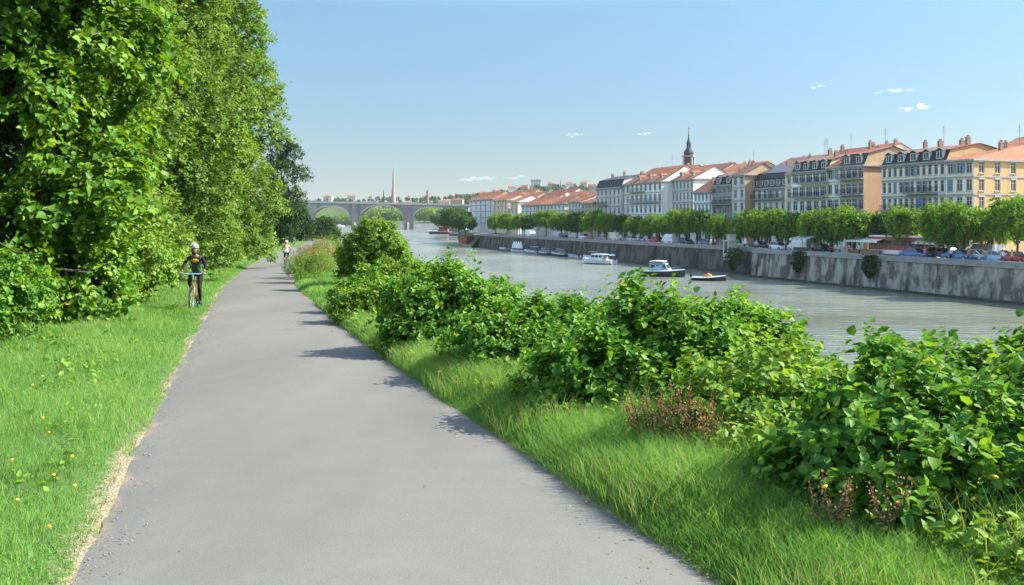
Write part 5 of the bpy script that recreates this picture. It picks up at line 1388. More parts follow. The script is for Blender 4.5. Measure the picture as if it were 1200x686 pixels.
boat("pale blue motor yacht with a raised cabin, the largest of the moored boats", x, y, RQ+.75, 7.8, 2.8, .95, (M_BD, M_BB, M_BW), cabin=(-2.3, .6, 1.35, M_BB), canopy=(-2.2, .4, 2.55, M_BW))
x, y = bpos(831, 329)
def cov(t): b = MB(); b.prism([(-.9, .5), (.5, .5), (.3, .95), (-.2, 1.15), (-.8, .9)], -.55, .55); b.build("cover", M_ORC, t); c = MB(); c.boxc((2.05, 0, .68), (.5, .5, .22)); c.build("bow_fender", M_BR_, t)
boat("small open boat with a red bow and an orange cover near the stone pillar", x, y, RQ+.85, 5.4, 1.9, .55, (M_BD, M_BB, M_BW), rail=False, extra=cov)
mo = [(690, 303, "small dark boat moored just left of the white cruiser", M_BD, 6, None), (672, 300, "low white boat between the dark boats and the white cruiser", M_BW, 5.5, None), (655, 297, "dark workboat with a low cabin in the middle of the moored line", M_BD, 9, (-2.2, .5, 1.3, M_TEND)),
      (638, 294.5, "dark boat with a grey cabin behind the workboat", M_BD, 8, (-1.8, .6, 1.2, M_TEND)), (622, 292, "pale grey long boat moored under the quay trees", M_BB, 9, None), (606, 290.5, "long boat with folded white canopies by the quay wall", M_BW, 9, None), (590, 289, "small grey boat near the far end of the moored line", M_TEND, 6, None)]
for i, (px, py, lb, m, L, cb) in enumerate(mo):
    x, y = qp(px, 3.2-2.6-.3*(i % 2))
    def tents(t):
        for k in range(4):
            b = MB(); b.lathe([(.75, 1.2), (.5, 2.2), (.02, 3.4)], 6, (-2.4+k*1.5, 0, 0)); b.tube([(-2.4+k*1.5, 0, .5), (-2.4+k*1.5, 0, 3.4)], .04, n=4); b.build("canopy", M_BW, t)
    boat(lb, x, y, RQ+PI+.05*(i % 3), L, 2.3, .7, (m, M_TEND, M_BW if m is not M_BW else M_TEND), cabin=cb, rail=bool(cb), motor=not cb, extra=tents if i == 5 else None, canopy=(-3.5, -1.2, 1.9, M_TEND) if i in (0, 4) else None)
x, y = bpos(548, 285.2); boat("rusty orange barge stern lying at the end of the quay wall", x, y, R(75), 14, 4.4, 3.2, (M_BO, M_WOOD, M_IRON), rail=False, motor=False, name="barge")
x, y = bpos(540, 276.5); boat("white and black boat with a wheelhouse moored beyond the orange barge", x, y, R(150), 17, 5, 1.4, (M_BD, M_TEND, M_BW), cabin=(-4.5, 0, 4.2, M_BW), motor=False)
x, y = bpos(520, 274.5); boat("dark houseboat with a red roofed cabin near the bridge", x, y, R(170), 20, 5.5, 1.6, (M_BD, M_TEND, M_BW), cabin=(-3, 3, 3.2, M_BR_), motor=False, name="houseboat")
x, y = bpos(509.5, 273.2); boat("white launch moored left of the dark houseboat", x, y, R(170), 12, 4, 1.6, (M_BW, M_BW, M_BW), cabin=(-3, 1, 2.0, M_BW), motor=False)
x, y = bpos(398, 266.2); boat("small white motorboat under way left of the bridge pier", x, y, R(10), 12, 3.6, 1.8, (M_BW, M_BW, M_BW), cabin=(-2, 1.5, 2.0, M_BW), motor=False)

# ------------------------------------------------------------------ vehicles
M_TYRE = plain("tyre_rubber", (.02, .02, .02), rough=.9); M_RIM = plain("wheel_rim", (.45, .45, .46), rough=.3, metal=.7); M_LAMP = plain("lamp_glass", (.75, .75, .72), rough=.15); M_TAIL = plain("tail_lamp", (.4, .02, .02), rough=.2)
def carpaint(n, c): return pmat(n, c, tuple(v*.92 for v in c), rough=.25, spec=.6, scale=2)
CP = {"white": carpaint("white_car_paint", (.7, .7, .7)), "black": carpaint("black_car_paint", (.02, .02, .022)), "silver": carpaint("silver_car_paint", (.4, .41, .43)), "red": carpaint("red_car_paint", (.4, .03, .03)), "blue": carpaint("blue_car_paint", (.05, .12, .3)), "grey": carpaint("grey_car_paint", (.13, .135, .14)), "cream": carpaint("cream_car_paint", (.6, .55, .42)), "lightblue": carpaint("light_blue_car_paint", (.3, .45, .6))}
def body_loft(b, secs, m=0):
    """secs: (x, half width bottom, half width top, z bottom, z top)."""
    R_ = [[(x, -wb, z0), (x, -wb*1.03, z0+(z1-z0)*.45), (x, -wt, z1), (x, wt, z1), (x, wb*1.03, z0+(z1-z0)*.45), (x, wb, z0)] for x, wb, wt, z0, z1 in secs]
    for i in range(len(R_)-1):
        for k in range(6): b.add([R_[i][k], R_[i+1][k], R_[i+1][(k+1) % 6], R_[i][(k+1) % 6]], [(0, 1, 2, 3)], m)
    b.add(R_[0], [(5, 4, 3, 2, 1, 0)], m); b.add(R_[-1], [(0, 1, 2, 3, 4, 5)], m)
_wheel = None
def wheels(t, xs_, yw, r):
    global _wheel
    if _wheel is None:
        b = MB(); b.torus((0, 0, 0), .24, .085, 20, 6); tm = b.mesh("tyre", M_TYRE); b = MB()
        M_ = Matrix.Rotation(PI/2, 4, "Y"); b.lathe([(.001, -.06), (.2, -.07), (.2, .07), (.001, .06)], 14); b.xf(M_); _wheel = (tm, b.mesh("rim", M_RIM))
    for x in xs_:
        for s in (-1, 1):
            w_ = obj("wheel", _wheel[0], t, (x, s*yw, r), PI/2); w_.scale = (r/.325,)*3; obj("rim", _wheel[1], w_)
_car = {}
def car_meshes(kind):
    if kind in _car: return _car[kind]
    if kind == "hatchback": L, body, cab = 3.9, [(-1.95, .70, .66, .35, .8), (-1.75, .80, .74, .22, .92), (-.6, .84, .78, .2, .95), (.75, .84, .77, .2, .95), (1.5, .80, .70, .22, .80), (1.95, .66, .58, .35, .62)], (-1.75, -1.35, .35, 1.15, 1.46)
    elif kind == "saloon": L, body, cab = 4.5, [(-2.25, .72, .66, .36, .78), (-2.0, .82, .74, .24, .92), (-.9, .86, .78, .2, .95), (.9, .86, .78, .2, .93), (1.8, .82, .72, .22, .80), (2.25, .68, .6, .36, .62)], (-1.55, -.95, .35, 1.25, 1.42)
    else: L, body, cab = 5.0, [(-2.5, .86, .8, .35, 1.1), (-2.3, .94, .9, .25, 1.15), (0, .95, .92, .22, 1.15), (1.5, .95, .9, .22, 1.15), (2.2, .9, .8, .25, 1.02), (2.5, .8, .7, .35, .8)], (-2.42, -2.38, .95, 1.75, 2.15)
    b = MB(); body_loft(b, body); bm = b
    x0, x1, x2, x3, zt = cab; wb, wt = body[2][2]-.02, body[2][2]-.16; zb = body[2][4]-.02
    if kind == "van":
        body_loft(bm, [(-2.44, .9, .8, zb, zt), (.95, .9, .8, zb, zt), (1.75, .88, .84, zb, zb+.06)])
    else:
        bm.add([(x1, -wt, zt), (x2, -wt, zt), (x2, wt, zt), (x1, wt, zt), (x1, -wt, zt+.04), (x2, -wt, zt+.04), (x2, wt, zt+.04), (x1, wt, zt+.04)], [(0, 1, 2, 3), (4, 5, 6, 7), (0, 1, 5, 4), (1, 2, 6, 5), (2, 3, 7, 6), (3, 0, 4, 7)])
        for s in (-1, 1):                                         # pillars
            for (xa, xb) in ((x0, x1), (x3, x2), ((x0+x3)/2, (x1+x2)/2)): bm.tube([(xa, s*wb, zb), (xb, s*wt, zt)], .045, n=4)
    g = MB()
    if kind == "van":
        for s in (-1, 1): g.add([(.2, s*.893, 1.25), (1.25, s*.893, 1.25), (.95, s*.83, 1.9), (.2, s*.83, 1.9)], [(0, 1, 2, 3)])
        g.add([(1.70, -.78, 1.24), (1.70, .78, 1.24), (1.0, .70, 2.08), (1.0, -.70, 2.08)], [(0, 1, 2, 3)])
    else:
        p = [(x0, zb, wb-.01), (x3, zb, wb-.01), (x2, zt, wt-.01), (x1, zt, wt-.01)]
        for s in (-1, 1): g.add([(x, s*w_, z) for x, z, w_ in p], [(0, 1, 2, 3)])
        g.add([(x3, -wb, zb), (x3, wb, zb), (x2, wt, zt), (x2, -wt, zt)], [(0, 1, 2, 3)]); g.add([(x0, -wb, zb), (x0, wb, zb), (x1, wt, zt), (x1, -wt, zt)], [(0, 1, 2, 3)])
    hl = MB(); hl.boxc((0, 0, 0), (.16, .3, .14)); tl = MB(); tl.boxc((0, 0, 0), (.1, .22, .2))
    _car[kind] = (L, bm, g.mesh("window_glass", M_GLASS), hl.mesh("headlight", M_LAMP), tl.mesh("tail_light", M_TAIL), body, {})
    return _car[kind]
def car(kind, col, label, x, y, rz, group="vehicles parked along the far quay"):
    L, bm, g, hl, tl, body, cache = car_meshes(kind)
    t = thing("parked_car" if kind != "van" else "parked_van", label, "van" if kind == "van" else "car", (x, y, QTOP), rz, group)
    if col not in cache: cache[col] = bm.mesh("body", CP[col])
    obj("body", cache[col], t); obj("window_glass", g, t)
    r = .33 if kind != "van" else .36; wheels(t, (-L*.3, L*.32), body[2][1]-.02, r)
    for s in (-1, 1): obj("headlight", hl, t, (L/2-.12, s*.5, .62 if kind != "van" else .78)); obj("tail_light", tl, t, (-L/2+.08, s*.55, .72))
cars = [("hatchback", "white", 1106, 7.5, "white hatchback parked between the bus and the near quay trees"), ("saloon", "blue", 1124, 3.2, "blue saloon parked at the quay edge under the rounded quay tree"), ("hatchback", "cream", 1144, 5.0, "cream hatchback parked under the yellow side wall"),
        ("van", "silver", 1153, 9.0, "silver van parked behind the cream hatchback"), ("saloon", "lightblue", 1168, 4.6, "light blue saloon parked near the right picture edge"), ("saloon", "grey", 1182, 7.6, "grey saloon parked behind the light blue saloon"), ("hatchback", "red", 1192, 4.0, "red hatchback at the right picture edge"),
        ("saloon", "blue", 1072, 3.4, "blue saloon parked in front of the bus"), ("saloon", "black", 962, 6.5, "black saloon parked under the trees before the narrow white house"), ("van", "white", 938, 6.0, "white van parked under the shaded quay tree"), ("saloon", "black", 890, 6.5, "black saloon parked right of the stone pillar"),
        ("hatchback", "white", 912, 5.6, "white hatchback parked before the slate roofed house"), ("van", "white", 785, 8.0, "large white van parked behind the quay tree under the church tower"), ("saloon", "black", 804, 8.2, "black saloon parked right of the large white van"), ("hatchback", "grey", 829, 8.0, "grey hatchback parked left of the stone pillar"),
        ("hatchback", "red", 768, 8.6, "red hatchback parked left of the large white van"), ("hatchback", "silver", 741, 8.0, "silver hatchback parked before the wide bluish white house"), ("van", "cream", 722, 8.6, "cream van parked before the rounded ochre gable"), ("saloon", "white", 684, 8.4, "white saloon parked at the left end of the tall row"),
        ("van", "white", 622, 8.0, "long white van parked far up the quay before the low houses"), ("hatchback", "black", 660, 8.0, "black hatchback parked under the tree before the cream end wall")]
for i, (k, c, px, off, lb) in enumerate(cars):
    x, y = qp(px, off + (0 if px > 853 else 0)); car(k, c, lb, x, y, QROT+(PI if i % 3 == 0 else 0)+random.uniform(-.05, .05))
# the bus
x, y = qp(1058, 6.2)
t = thing("city_bus", "dark red bus with a white roof standing on the quay under the bright tree", "bus", (x, y, QTOP), QROT)
Lb = 11.0; b = MB(); body_loft(b, [(-Lb/2, 1.18, 1.12, .4, 2.75), (-Lb/2+.25, 1.25, 1.2, .3, 2.85), (Lb/2-.25, 1.25, 1.2, .3, 2.85), (Lb/2, 1.18, 1.1, .4, 2.7)]); b.build("body", carpaint("dark_red_bus_paint", (.3, .035, .03)), t)
b = MB(); body_loft(b, [(-Lb/2+.05, 1.2, 1.0, 2.852, 3.1), (Lb/2-.05, 1.2, 1.0, 2.852, 3.1)]); b.boxc((0, 0, 3.2), (2.4, 1.4, .2)); b.build("roof", CP["white"], t)
b = MB(); b.box((-Lb/2+.3, -1.31, .35), (Lb/2-.3, -1.292, .95)); b.box((-Lb/2+.3, 1.292, .35), (Lb/2-.3, 1.31, .95)); b.build("skirt", CP["white"], t)
for k in range(7):
    b = MB()
    for s in (-1, 1): b.add([(-Lb/2+.5+k*1.45, s*1.285, 1.35), (-Lb/2+1.8+k*1.45, s*1.285, 1.35), (-Lb/2+1.8+k*1.45, s*1.262, 2.4), (-Lb/2+.5+k*1.45, s*1.262, 2.4)], [(0, 1, 2, 3)])
    b.build("window", M_GLASS, t)
b = MB(); b.add([(Lb/2+.012, -1.05, 1.2), (Lb/2+.012, 1.05, 1.2), (Lb/2+.012, 1.0, 2.5), (Lb/2+.012, -1.0, 2.5)], [(0, 1, 2, 3)]); b.build("windscreen", M_GLASS, t)
wheels(t, (-Lb*.3, Lb*.33), 1.14, .48)
# market stalls with canopies
def stall(label, px, off, L, col, back):
    x, y = qp(px, off); t = thing("market_stall", label, "market stall", (x, y, QTOP), QROT)
    for sx in (-1, 1):
        for sy in (-1, 1): b = MB(); b.tube([(sx*L/2*.95, sy*1.1, 0), (sx*L/2*.95, sy*1.1, 2.3+(.4 if sy > 0 else 0))], .04, n=5); b.build("pole", M_STEEL, t)
    b = MB(); n = 8
    for i in range(n):
        x0, x1 = -L/2+L*i/n, -L/2+L*(i+1)/n; b.add([(x0, -1.5, 2.25), (x1, -1.5, 2.25), (x1, 1.3, 2.85), (x0, 1.3, 2.85)], [(0, 1, 2, 3)], i % 2); b.add([(x0, -1.5, 2.25), (x1, -1.5, 2.25), (x1, -1.5, 2.0), (x0, -1.5, 2.0)], [(0, 1, 2, 3)], i % 2)
    b.build("awning", [col[0], col[1]], t)
    b = MB(); b.box((-L/2+.2, -.9, .75), (L/2-.2, .3, .85)); b.box((-L/2+.25, -.85, .02), (L/2-.25, -.8, .7501)); b.build("counter", back, t)
stall("market stall with a plain white awning between the broad tree and the bus", 1018, 5.2, 6.5, (CP["white"], M_BW), M_WOOD)
stall("market stall with a pale grey awning under the tree before the narrow white house", 944, 3.4, 4.5, (CP["white"], M_TEND), M_SHOP)
stall("small stall with a pale awning right of the bus", 1091, 5.4, 4.0, (M_TEND, CP["cream"]), M_SHOP)
# parasols
def parasol(label, px, off, m1, m2, h=2.6, r=.5):
    x, y = qp(px, off); t = thing("parasol", label, "parasol", (x, y, QTOP)); b = MB(); b.tube([(0, 0, 0), (0, 0, h)], .03, n=5); b.lathe([(.3, 0), (.3, .08), (.001, .1)], 10); b.build("pole", M_STEEL, t)
    for k, (m, a, c) in enumerate([(m1, h*.35, h*.7), (m2, h*.7, h)]):
        b = MB(); b.lathe([(r*(1-(a-h*.35)/(h*.66)), a), (max(.02, r*(1-(c-h*.35)/(h*.66))), c)], 8); b.build("fabric", m, t)
parasol("folded red and white parasol beside the stone pillar", 873.5, 3.0, CP["white"], CP["red"], 2.9, .4)
parasol("half folded orange and white parasol by the broad bright quay tree", 990, 4.2, CP["white"], M_ORC, 3.4, .35)
parasol("folded red and white parasol among the parked cars under the yellow side wall", 1165, 6.5, CP["white"], M_ORC, 3.2, .32)
# ------------------------------------------------------------------ people
def skin_mesh(joints, edges, root, levels=2):
    """joints: list of (pos, (rx, ry)); grows one continuous surface round the skeleton."""
    me = bpy.data.meshes.new("body_tmp"); me.from_pydata([j[0] for j in joints], edges, []); o = bpy.data.objects.new("body_tmp", me); COL.objects.link(o)
    o.modifiers.new("skin", "SKIN"); sd = o.modifiers.new("sub", "SUBSURF"); sd.levels = levels; sd.render_levels = levels
    for i, j in enumerate(joints):
        sv = me.skin_vertices[0].data[i]; r = j[1]; sv.radius = (r, r) if not hasattr(r, "__len__") else r; sv.use_root = (i == root)
    dg = bpy.context.evaluated_depsgraph_get(); dg.update()
    out = bpy.data.meshes.new_from_object(o.evaluated_get(dg)); bpy.data.objects.remove(o); bpy.data.meshes.remove(me)
    V = np.zeros(len(out.vertices)*3, np.float32); out.vertices.foreach_get("co", V); V = V.reshape(-1, 3)
    F = [tuple(p.vertices) for p in out.polygons]; bpy.data.meshes.remove(out)
    return V, F
M_SKIN = plain("skin", (.42, .25, .18), rough=.6); M_SKIN2 = plain("shaded_skin", (.25, .14, .09), rough=.6)  # second tone is darkened for the shade on the near cyclist's face
CL = {n: pmat(n+"_cloth", c, tuple(v*.8 for v in c), rough=.9, spec=.1, scale=12) for n, c in {"black": (.018, .018, .02), "navy": (.025, .03, .07), "white": (.65, .65, .66), "red": (.4, .04, .04), "pink": (.6, .28, .28), "green": (.05, .1, .06), "grey": (.2, .2, .21), "yellow": (.75, .36, .02), "beige": (.45, .36, .25), "denim": (.07, .1, .18), "orange": (.6, .2, .05), "blue": (.1, .2, .45)}.items()}
M_HAIR = plain("dark_hair", (.03, .02, .015), rough=.7)

def head_geo(b, c, r, fwd, m=0, tilt=0):
    """skull, jaw, nose, ears; fwd is the direction of the face along y (-1 or 1)."""
    b.sphere(c, r, 14, 10, m, (.82, .98, 1.12)); b.sphere((c[0], c[1]+fwd*r*.25, c[2]-r*.55), r*.62, 12, 8, m, (.95, 1, .95))
    b.sphere((c[0], c[1]+fwd*r*1.0, c[2]-r*.12), r*.16, 8, 6, m, (.8, 1.1, 1.5))
    for s in (-1, 1): b.sphere((c[0]+s*r*.82, c[1], c[2]-r*.08), r*.2, 8, 6, m, (.4, .8, 1.2))
def face_parts(t, c, r, fwd):
    e = MB()
    for s in (-1, 1): e.sphere((c[0]+s*r*.32, c[1]+fwd*r*.86, c[2]+r*.06), r*.12, 8, 6)
    e.build("eyes", M_IRON, t)
    e = MB(); e.sphere((c[0], c[1]+fwd*r*.86, c[2]-r*.58), r*.2, 8, 5, 0, (1.2, .3, .28)); e.build("mouth", plain("lips", (.3, .1, .09)), t)
def hand(b, wrist, grip, s, m=0, r=.009):
    """a palm and five fingers curled round a bar that runs along x at the grip point."""
    w_, g = Vector(wrist), Vector(grip); b.sphere(w_+(g-w_)*.55, .042, 10, 6, m, (1, 1.25, .7))
    for k in range(4):
        x = g.x+s*(-.033+.022*k); L = [1, 1.1, 1.05, .85][k]
        b.tube([(x, g.y+.035, g.z+.03), (x, g.y-.018*L, g.z+.034), (x, g.y-.036*L, g.z+.004), (x, g.y-.02, g.z-.026)], [r, r, r*.9, r*.7], n=5, m=m)
    b.tube([(g.x-s*.035, g.y+.05, g.z+.012), (g.x-s*.06, g.y+.02, g.z-.004), (g.x-s*.052, g.y-.012, g.z-.016)], [r*1.15, r, r*.8], n=5, m=m)

def bicycle(label, loc, rz, frame_m, bar_m, bag=None):
    t = thing("bicycle", label, "bicycle", loc, rz)
    fa, ra, bb = (0, -.56, .345), (0, .50, .345), (0, .06, .29)
    for c in (fa, ra):
        b = MB(); b.torus((0, 0, 0), .33, .02, 30, 6); w_ = b.build("wheel", M_TYRE, t, c)
        b = MB(); b.torus((0, 0, 0), .305, .012, 30, 5); b.lathe([(.001, -.03), (.025, -.03), (.025, .03), (.001, .03)], 8)
        for k in range(14):
            a = k*2*PI/14; b.tube([(0, 0, 0), (0, .3*math.cos(a), .3*math.sin(a))], .0025, n=3)
        b.build("rim", M_RIM, w_)
    st, ht, hb = (0, .2, .80), (0, -.36, .86), (0, -.40, .70)
    b = MB(); b.tube([bb, st], .017); b.tube([st, ht], .017); b.tube([bb, hb], .021); b.tube([hb, ht], .02)
    for s in (-1, 1): b.tube([(s*.05, ra[1], ra[2]), (s*.03, bb[1]+.05, bb[2])], .01); b.tube([(s*.05, ra[1], ra[2]), (s*.018, st[1], st[2]-.06)], .009)
    b.build("frame", frame_m, t)
    b = MB()
    for s in (-1, 1): b.tube([(s*.055, fa[1], fa[2]), (s*.055, -.46, .62), (s*.02, -.405, .69)], .013)
    b.build("fork", frame_m, t)
    b = MB(); b.tube([ht, (0, -.40, .98), (0, -.44, 1.0)], .015); b.tube([(-.34, -.40, 1.0), (-.2, -.44, 1.0), (.2, -.44, 1.0), (.34, -.40, 1.0)], .016); b.build("handlebar", bar_m, t)
    b = MB(); b.tube([st, (0, .225, .9)], .013); b.prism([(-.02, .905), (.02, .905), (.02, .94), (-.02, .94)], .1, .2); b.add([(-.08, .33, .92), (.08, .33, .92), (.03, .12, .93), (-.03, .12, .93), (-.085, .34, .96), (.085, .34, .96), (.025, .08, .95), (-.025, .08, .95)], [(0, 1, 2, 3), (4, 5, 6, 7), (0, 1, 5, 4), (1, 2, 6, 5), (2, 3, 7, 6), (3, 0, 4, 7)]); b.build("saddle", M_TYRE, t)
    b = MB(); b.torus((.05, bb[1], bb[2]), .08, .008, 16, 4); b.tube([(-.06, bb[1], bb[2]), (.06, bb[1], bb[2])], .014)
    for s, dz, dy in ((1, -.16, -.05), (-1, .16, .05)): b.tube([(s*.065, bb[1], bb[2]), (s*.085, bb[1]+dy, bb[2]+dz)], .011); b.boxc((s*.135, bb[1]+dy, bb[2]+dz), (.09, .08, .022))
    b.build("crankset", M_IRON, t)
    if bag: bag(t)
    return t
def rider(label, loc, rz, jersey, sleeve, legs, skin, helmet_m, lean=1.0, extra=None, short=False):
    """a rider seated on the bicycle above, facing -y."""
    t = thing("person", label, "person", loc, rz)
    pel, chest, neck = (0, .22, 1.0), (0, -.02*lean-.0, 1.40), (0, -.08*lean, 1.50); hd = (0, -.13*lean, 1.66)
    J = [(pel, (.13, .10)), ((0, .13, 1.18), (.12, .10)), (chest, (.15, .11)), (neck, .055), ((hd[0], hd[1]+.02, hd[2]-.06), .06)]; E = [(0, 1), (1, 2), (2, 3), (3, 4)]
    grip = {}
    for s in (-1, 1):
        i = len(J); sh = (s*.19, -.01*lean, 1.42); el = (s*.30, -.15, 1.20); wr = (s*.29, -.34, 1.055)
        J += [(sh, .06), (el, .045), (wr, .03)]; E += [(2, i), (i, i+1), (i+1, i+2)]; grip[s] = (wr, (s*.285, -.415, 1.0))
        dz, dy = (-.16, -.05) if s > 0 else (.16, .05)
        i = len(J); hip = (s*.10, .21, .96); ft = (s*.125, .06+dy+.06, .29+dz+.075); kn = (s*.125, -.20 if s < 0 else -.10, .76 if s < 0 else .60)
        J += [(hip, .09), (kn, .06), (ft, .038), ((s*.13, .06+dy-.12, .29+dz+.035), .034)]; E += [(0, i), (i, i+1), (i+1, i+2), (i+2, i+3)]
    V, F = skin_mesh(J, E, 0)
    b = MB(); b.add(V, F, 0, True)
    # material by where the clothing lies
    top = b.f; fm = []
    for f in top:
        c = V[list(f)].mean(0); rr = abs(c[0])
        if c[2] > 1.47 and rr < .1: m = 0
        elif c[2] > 1.0 and rr < .17: m = 1
        elif c[2] > 1.02: m = 0 if c[1] < -.31 else 2
        elif c[2] < .24 or (c[1] < 0 and c[2] < .20+.32*(c[0] < 0) and c[2] < .55): m = 4
        else: m = 3 if (not short or c[2] > .62) else 0
        fm.append(m)
    b.m = fm
    head_geo(b, hd, .098, -1, 0)
    for s in (-1, 1): hand(b, grip[s][0], grip[s][1], s, 0)
    b.build("body", [skin, jersey, sleeve, legs, M_TYRE], t)
    face_parts(t, hd, .098, -1)
    h = MB(); h.lathe([(.112, .0), (.116, .03), (.105, .075), (.07, .115), (.02, .13), (.001, .131)], 14, (hd[0], hd[1]+.005, hd[2]+.035), smooth=True)
    for k in range(5): h.tube([((k-2)*.038, hd[1]-.09, hd[2]+.09), ((k-2)*.034, hd[1], hd[2]+.172), ((k-2)*.03, hd[1]+.1, hd[2]+.09)], .012, n=4)
    h.prism([(-.06, hd[2]+.045), (.06, hd[2]+.045), (.05, hd[2]+.065), (-.05, hd[2]+.065)], hd[1]-.165, hd[1]-.1); h.build("helmet", helmet_m, t)
    if extra: extra(t, hd)
    return t
def on_ground(px, py):
    x, y = at(px, py); return x, y
# the bearded cyclist coming toward the camera on the grass edge of the path
x, y = at(229, 363); z1 = gz(x, y)+.02; face = math.atan2(x, y)
def bag1(t):
    b = MB(); b.prism([(-.16, .80), (.16, .80), (.18, .93), (-.18, .93)], -.60, -.46); b.build("bag", CL["black"], t)
bicycle("dull yellow framed bicycle with a light blue handlebar ridden toward the camera on the grass", (x, y, z1), -face*.5, carpaint("dull_yellow_frame_paint", (.3, .16, .045)), plain("light_blue_bar", (.3, .52, .7), rough=.35))
def ex1(t, hd):
    b = MB(); b.sphere((0, hd[1]-.045, hd[2]-.085), .066, 12, 8, 0, (1.05, .85, 1.0)); b.build("beard", M_HAIR, t)
    b = MB()                                                     # yellow bib across the upper chest, shaped over the torso
    b.sphere((0, -.04, 1.36), .145, 14, 8, 0, (.9, .66, .5)); b.build("bib", CL["yellow"], t)
    for s in (-1, 1):
        c = MB(); c.tube([(s*.12, .10, 1.46), (s*.125, -.06, 1.475), (s*.125, -.13, 1.38), (s*.12, -.09, 1.2), (s*.13, .06, 1.12)], [.018, .02, .02, .016, .012], n=5); c.build("strap", CL["black"], t)
    c = MB(); c.sphere((0, .17, 1.33), .17, 12, 8, 0, (.95, .62, 1.25)); c.build("backpack", CL["black"], t)
    c = MB(); c.sphere((-.235, -.08, 1.36), .05, 8, 6, 0, (.7, .6, 1.1)); c.build("sleeve_patch", CL["pink"], t)
rider("bearded cyclist in a grey helmet, black jacket and yellow bib riding toward the camera", (x, y, z1), -face*.5, CL["green"], CL["black"], CL["black"], M_SKIN2, plain("silver_helmet", (.24, .25, .28), rough=.4), 1.0, ex1)
# the cyclist riding away in the middle of the path
x, y = at(335.5, 312.5); z2 = float(zp(y))+.012; face = math.atan2(x, y)
bicycle("dark bicycle ridden away from the camera down the middle of the path", (x, y, z2), PI+.263, CP["grey"], M_IRON)
def ex2(t, hd):
    b = MB(); b.sphere((0, hd[1]+.02, hd[2]-.01), .102, 12, 8, 0, (.95, .95, 1.1)); b.build("hair", plain("fair_hair", (.3, .17, .1)), t)
    b = MB(); b.sphere((0, .24, 1.04), .165, 14, 8, 0, (1.15, .8, .75)); b.build("waist_jacket", CL["white"], t)
    b = MB()
    for s in (-1, 1): b.sphere((s*.15, .22, 1.0), .09, 10, 6, 0, (.9, 1.0, 1.0))
    b.build("shorts", CL["navy"], t)
rider("cyclist in a pink top with a white waist jacket riding away down the path", (x, y, z2), PI+.263, CL["pink"], M_SKIN, CL["navy"], M_SKIN, plain("pink_helmet", (.62, .3, .32), rough=.4), .7, ex2, True)

# pedestrians on the far quay
_ped = {}
def ped_mesh(v, tm, bm):
    k = (v, tm, bm)
    if k in _ped: return _ped[k]
    st = [.0, .16, .26][v % 3]
    J = [((0, 0, .93), (.13, .1)), ((0, 0, 1.15), (.12, .095)), ((0, 0, 1.38), (.16, .1)), ((0, -.01, 1.5), .055), ((0, -.015, 1.58), .06)]; E = [(0, 1), (1, 2), (2, 3), (3, 4)]
    for s in (-1, 1):
        i = len(J); J += [((s*.19, 0, 1.4), .055), ((s*.24, .04-s*st*.3, 1.13), .042), ((s*.23, -.06-s*st*.6, .88), .03)]; E += [(2, i), (i, i+1), (i+1, i+2)]
        i = len(J); J += [((s*.09, 0, .9), .09), ((s*.1, -s*st*.5-.02, .5), .058), ((s*.1, -s*st+.03, .09), .04), ((s*.1, -s*st-.12, .04), .036)]; E += [(0, i), (i, i+1), (i+1, i+2), (i+2, i+3)]
    V, F = skin_mesh(J, E, 0, 1); b = MB(); b.add(V, F, 0, True); fm = []
    for f in F:
        c = V[list(f)].mean(0); m = 0
        if c[2] < .1: m = 3
        elif c[2] < .95 and abs(c[0]) < .19: m = 2
        elif c[2] < 1.47 and not (c[2] < 1.1 and abs(c[0]) > .19): m = 1
        fm.append(m)
    b.m = fm; head_geo(b, (0, -.02, 1.66), .1, -1)
    for s in (-1, 1):
        w_ = (s*.23, -.06-s*st*.6, .86); b.sphere((w_[0], w_[1], w_[2]-.05), .035, 8, 6, 0, (.6, 1, 1.3))
        for q in range(4): b.tube([(w_[0], w_[1]-.03+.02*q, w_[2]-.08), (w_[0]-s*.01, w_[1]-.035+.02*q, w_[2]-.16)], .009, n=4)
        b.tube([(w_[0], w_[1]-.035, w_[2]-.04), (w_[0]-s*.01, w_[1]-.07, w_[2]-.1)], .01, n=4)
    _ped[k] = b.mesh("body", [M_SKIN, CL[tm], CL[bm], M_TYRE]); return _ped[k]
hm = MB(); hm.sphere((0, .005, 1.69), .108, 12, 8, 0, (.85, .95, 1.0)); hair_m = hm.mesh("hair", M_HAIR)
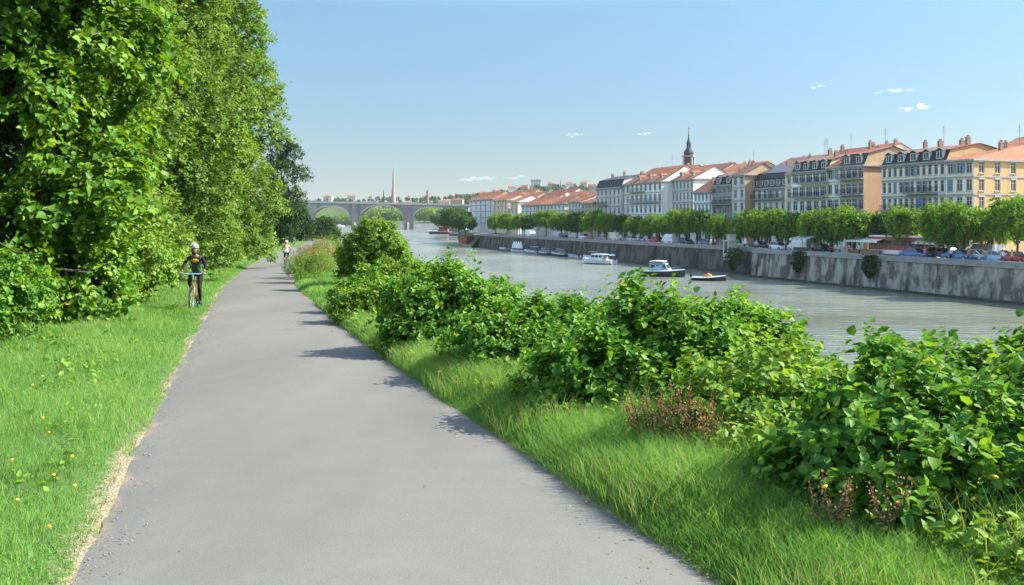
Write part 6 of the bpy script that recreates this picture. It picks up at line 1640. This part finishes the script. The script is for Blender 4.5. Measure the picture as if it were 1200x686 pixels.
peds = [(979, 2.4, "white", "red", "pedestrian in a white top and red trousers by the broad bright quay tree"), (984, 2.6, "white", "denim", "pedestrian in a white shirt and jeans under the broad bright quay tree"), (995, 2.2, "pink", "black", "pedestrian in a pink top at the quay edge by the broad tree"), (1007, 2.4, "white", "black", "pedestrian in white and black left of the white awning stall"),
        (973, 2.3, "red", "denim", "pedestrian in a red top at the quay edge left of the broad tree"), (952, 2.0, "beige", "navy", "pedestrian in a beige jacket by the pale grey awning stall"), (1084, 2.4, "pink", "grey", "pedestrian in pink and grey just right of the bus"), (1088, 2.8, "navy", "denim", "pedestrian in dark blue right of the bus"), (1114, 2.2, "white", "black", "pedestrian in white beside the blue saloon"),
        (1135, 2.0, "orange", "denim", "pedestrian in an orange top under the yellow side wall"), (1155, 2.2, "beige", "grey", "pedestrian in beige near the silver van"), (1175, 2.0, "white", "denim", "pedestrian in a white top near the right picture edge"), (1186, 2.4, "yellow", "black", "pedestrian in yellow at the right picture edge"),
        (838, 5.4, "white", "black", "pedestrian in a white top left of the stone pillar"), (843, 5.6, "pink", "beige", "pedestrian in pink and beige beside the stone pillar"), (833, 5.4, "white", "beige", "pedestrian in white and beige left of the stone pillar"), (771, 5.4, "red", "black", "pedestrian in red by the large white van"), (755, 5.2, "white", "denim", "pedestrian in white before the wide bluish white house"),
        (749, 5.4, "blue", "grey", "pedestrian in blue before the wide bluish white house"), (727, 5.2, "white", "black", "pedestrian in white before the rounded ochre gable"), (886, 2.2, "white", "denim", "pedestrian in white right of the folded parasol"), (900, 2.2, "beige", "black", "pedestrian in beige before the slate roofed house"), (921, 2.4, "grey", "black", "pedestrian in grey by the slim cream house")]
for i, (px, off, a, b_, lb) in enumerate(peds):
    x, y = qp(px, off); t = thing("person", lb, "person", (x, y, QTOP), random.uniform(0, 6.28), "pedestrians on the far quay"); obj("body", ped_mesh(i % 3, a, b_), t); obj("hair", hair_m, t)

# ------------------------------------------------------------------ clouds and air
def cloud(label, px, py, wpx, hpx, seed, dens):
    Yc = 6000.0; rng = random.Random(seed); x = px2(px, Yc); z = (257-py)/1000*Yc
    b = MB(); n = 9
    for i in range(n):
        u = (i+.5)/n*2-1; r = hpx*6*.5*(1-.6*u*u)*(.7+.6*rng.random())
        b.sphere((u*wpx*6*.42, rng.uniform(-60, 60), rng.uniform(-.25, .25)*hpx*6+u*hpx*1.2), r*.62, 12, 8, 0, (wpx*6/n/r*1.4, 2.0, 1))
    m, nt, out = nodes("cloud_vapour"); v = N(nt, "ShaderNodeVolumePrincipled"); v.inputs["Density"].default_value = dens; v.inputs["Color"].default_value = (1, 1, 1, 1); v.inputs["Anisotropy"].default_value = .2
    nt.links.new(v.outputs[0], out.inputs["Volume"])
    tag(b.build("cloud", m, None, (x, Yc, z)), label, "cloud", "small clouds")
cloud("brightest small cloud wisp over the yellow corner house", 1073, 126, 36, 7, 1, .014)
cloud("faint wide cloud wisp above the brightest cloud", 1052, 106, 54, 5, 2, .005)
cloud("tiny cloud wisp above the balcony houses", 960, 101, 24, 5, 3, .006)
cloud("tiny flat cloud wisp left of the church tower needle", 755, 157, 24, 4, 4, .006)
cloud("tiny flat cloud wisp above the black mansard house", 673, 158, 22, 5, 5, .006)
cloud("long faint cloud bank low over the right end of the bridge", 560, 210, 52, 6, 6, .006)
cloud("faint cloud streak low over the hillside houses", 606, 208, 34, 5, 7, .005)

b = MB(); b.box((-3600, -450, WATER-5), (3600, 3850, 85))
m, nt, out = nodes("haze_air"); v = N(nt, "ShaderNodeVolumePrincipled"); v.inputs["Density"].default_value = HAZE; v.inputs["Color"].default_value = (.93, .96, 1.0, 1); v.inputs["Anisotropy"].default_value = .3
nt.links.new(v.outputs[0], out.inputs["Volume"])
tag(b.build("haze", m), "pale summer haze over the river", "haze", kind="stuff")
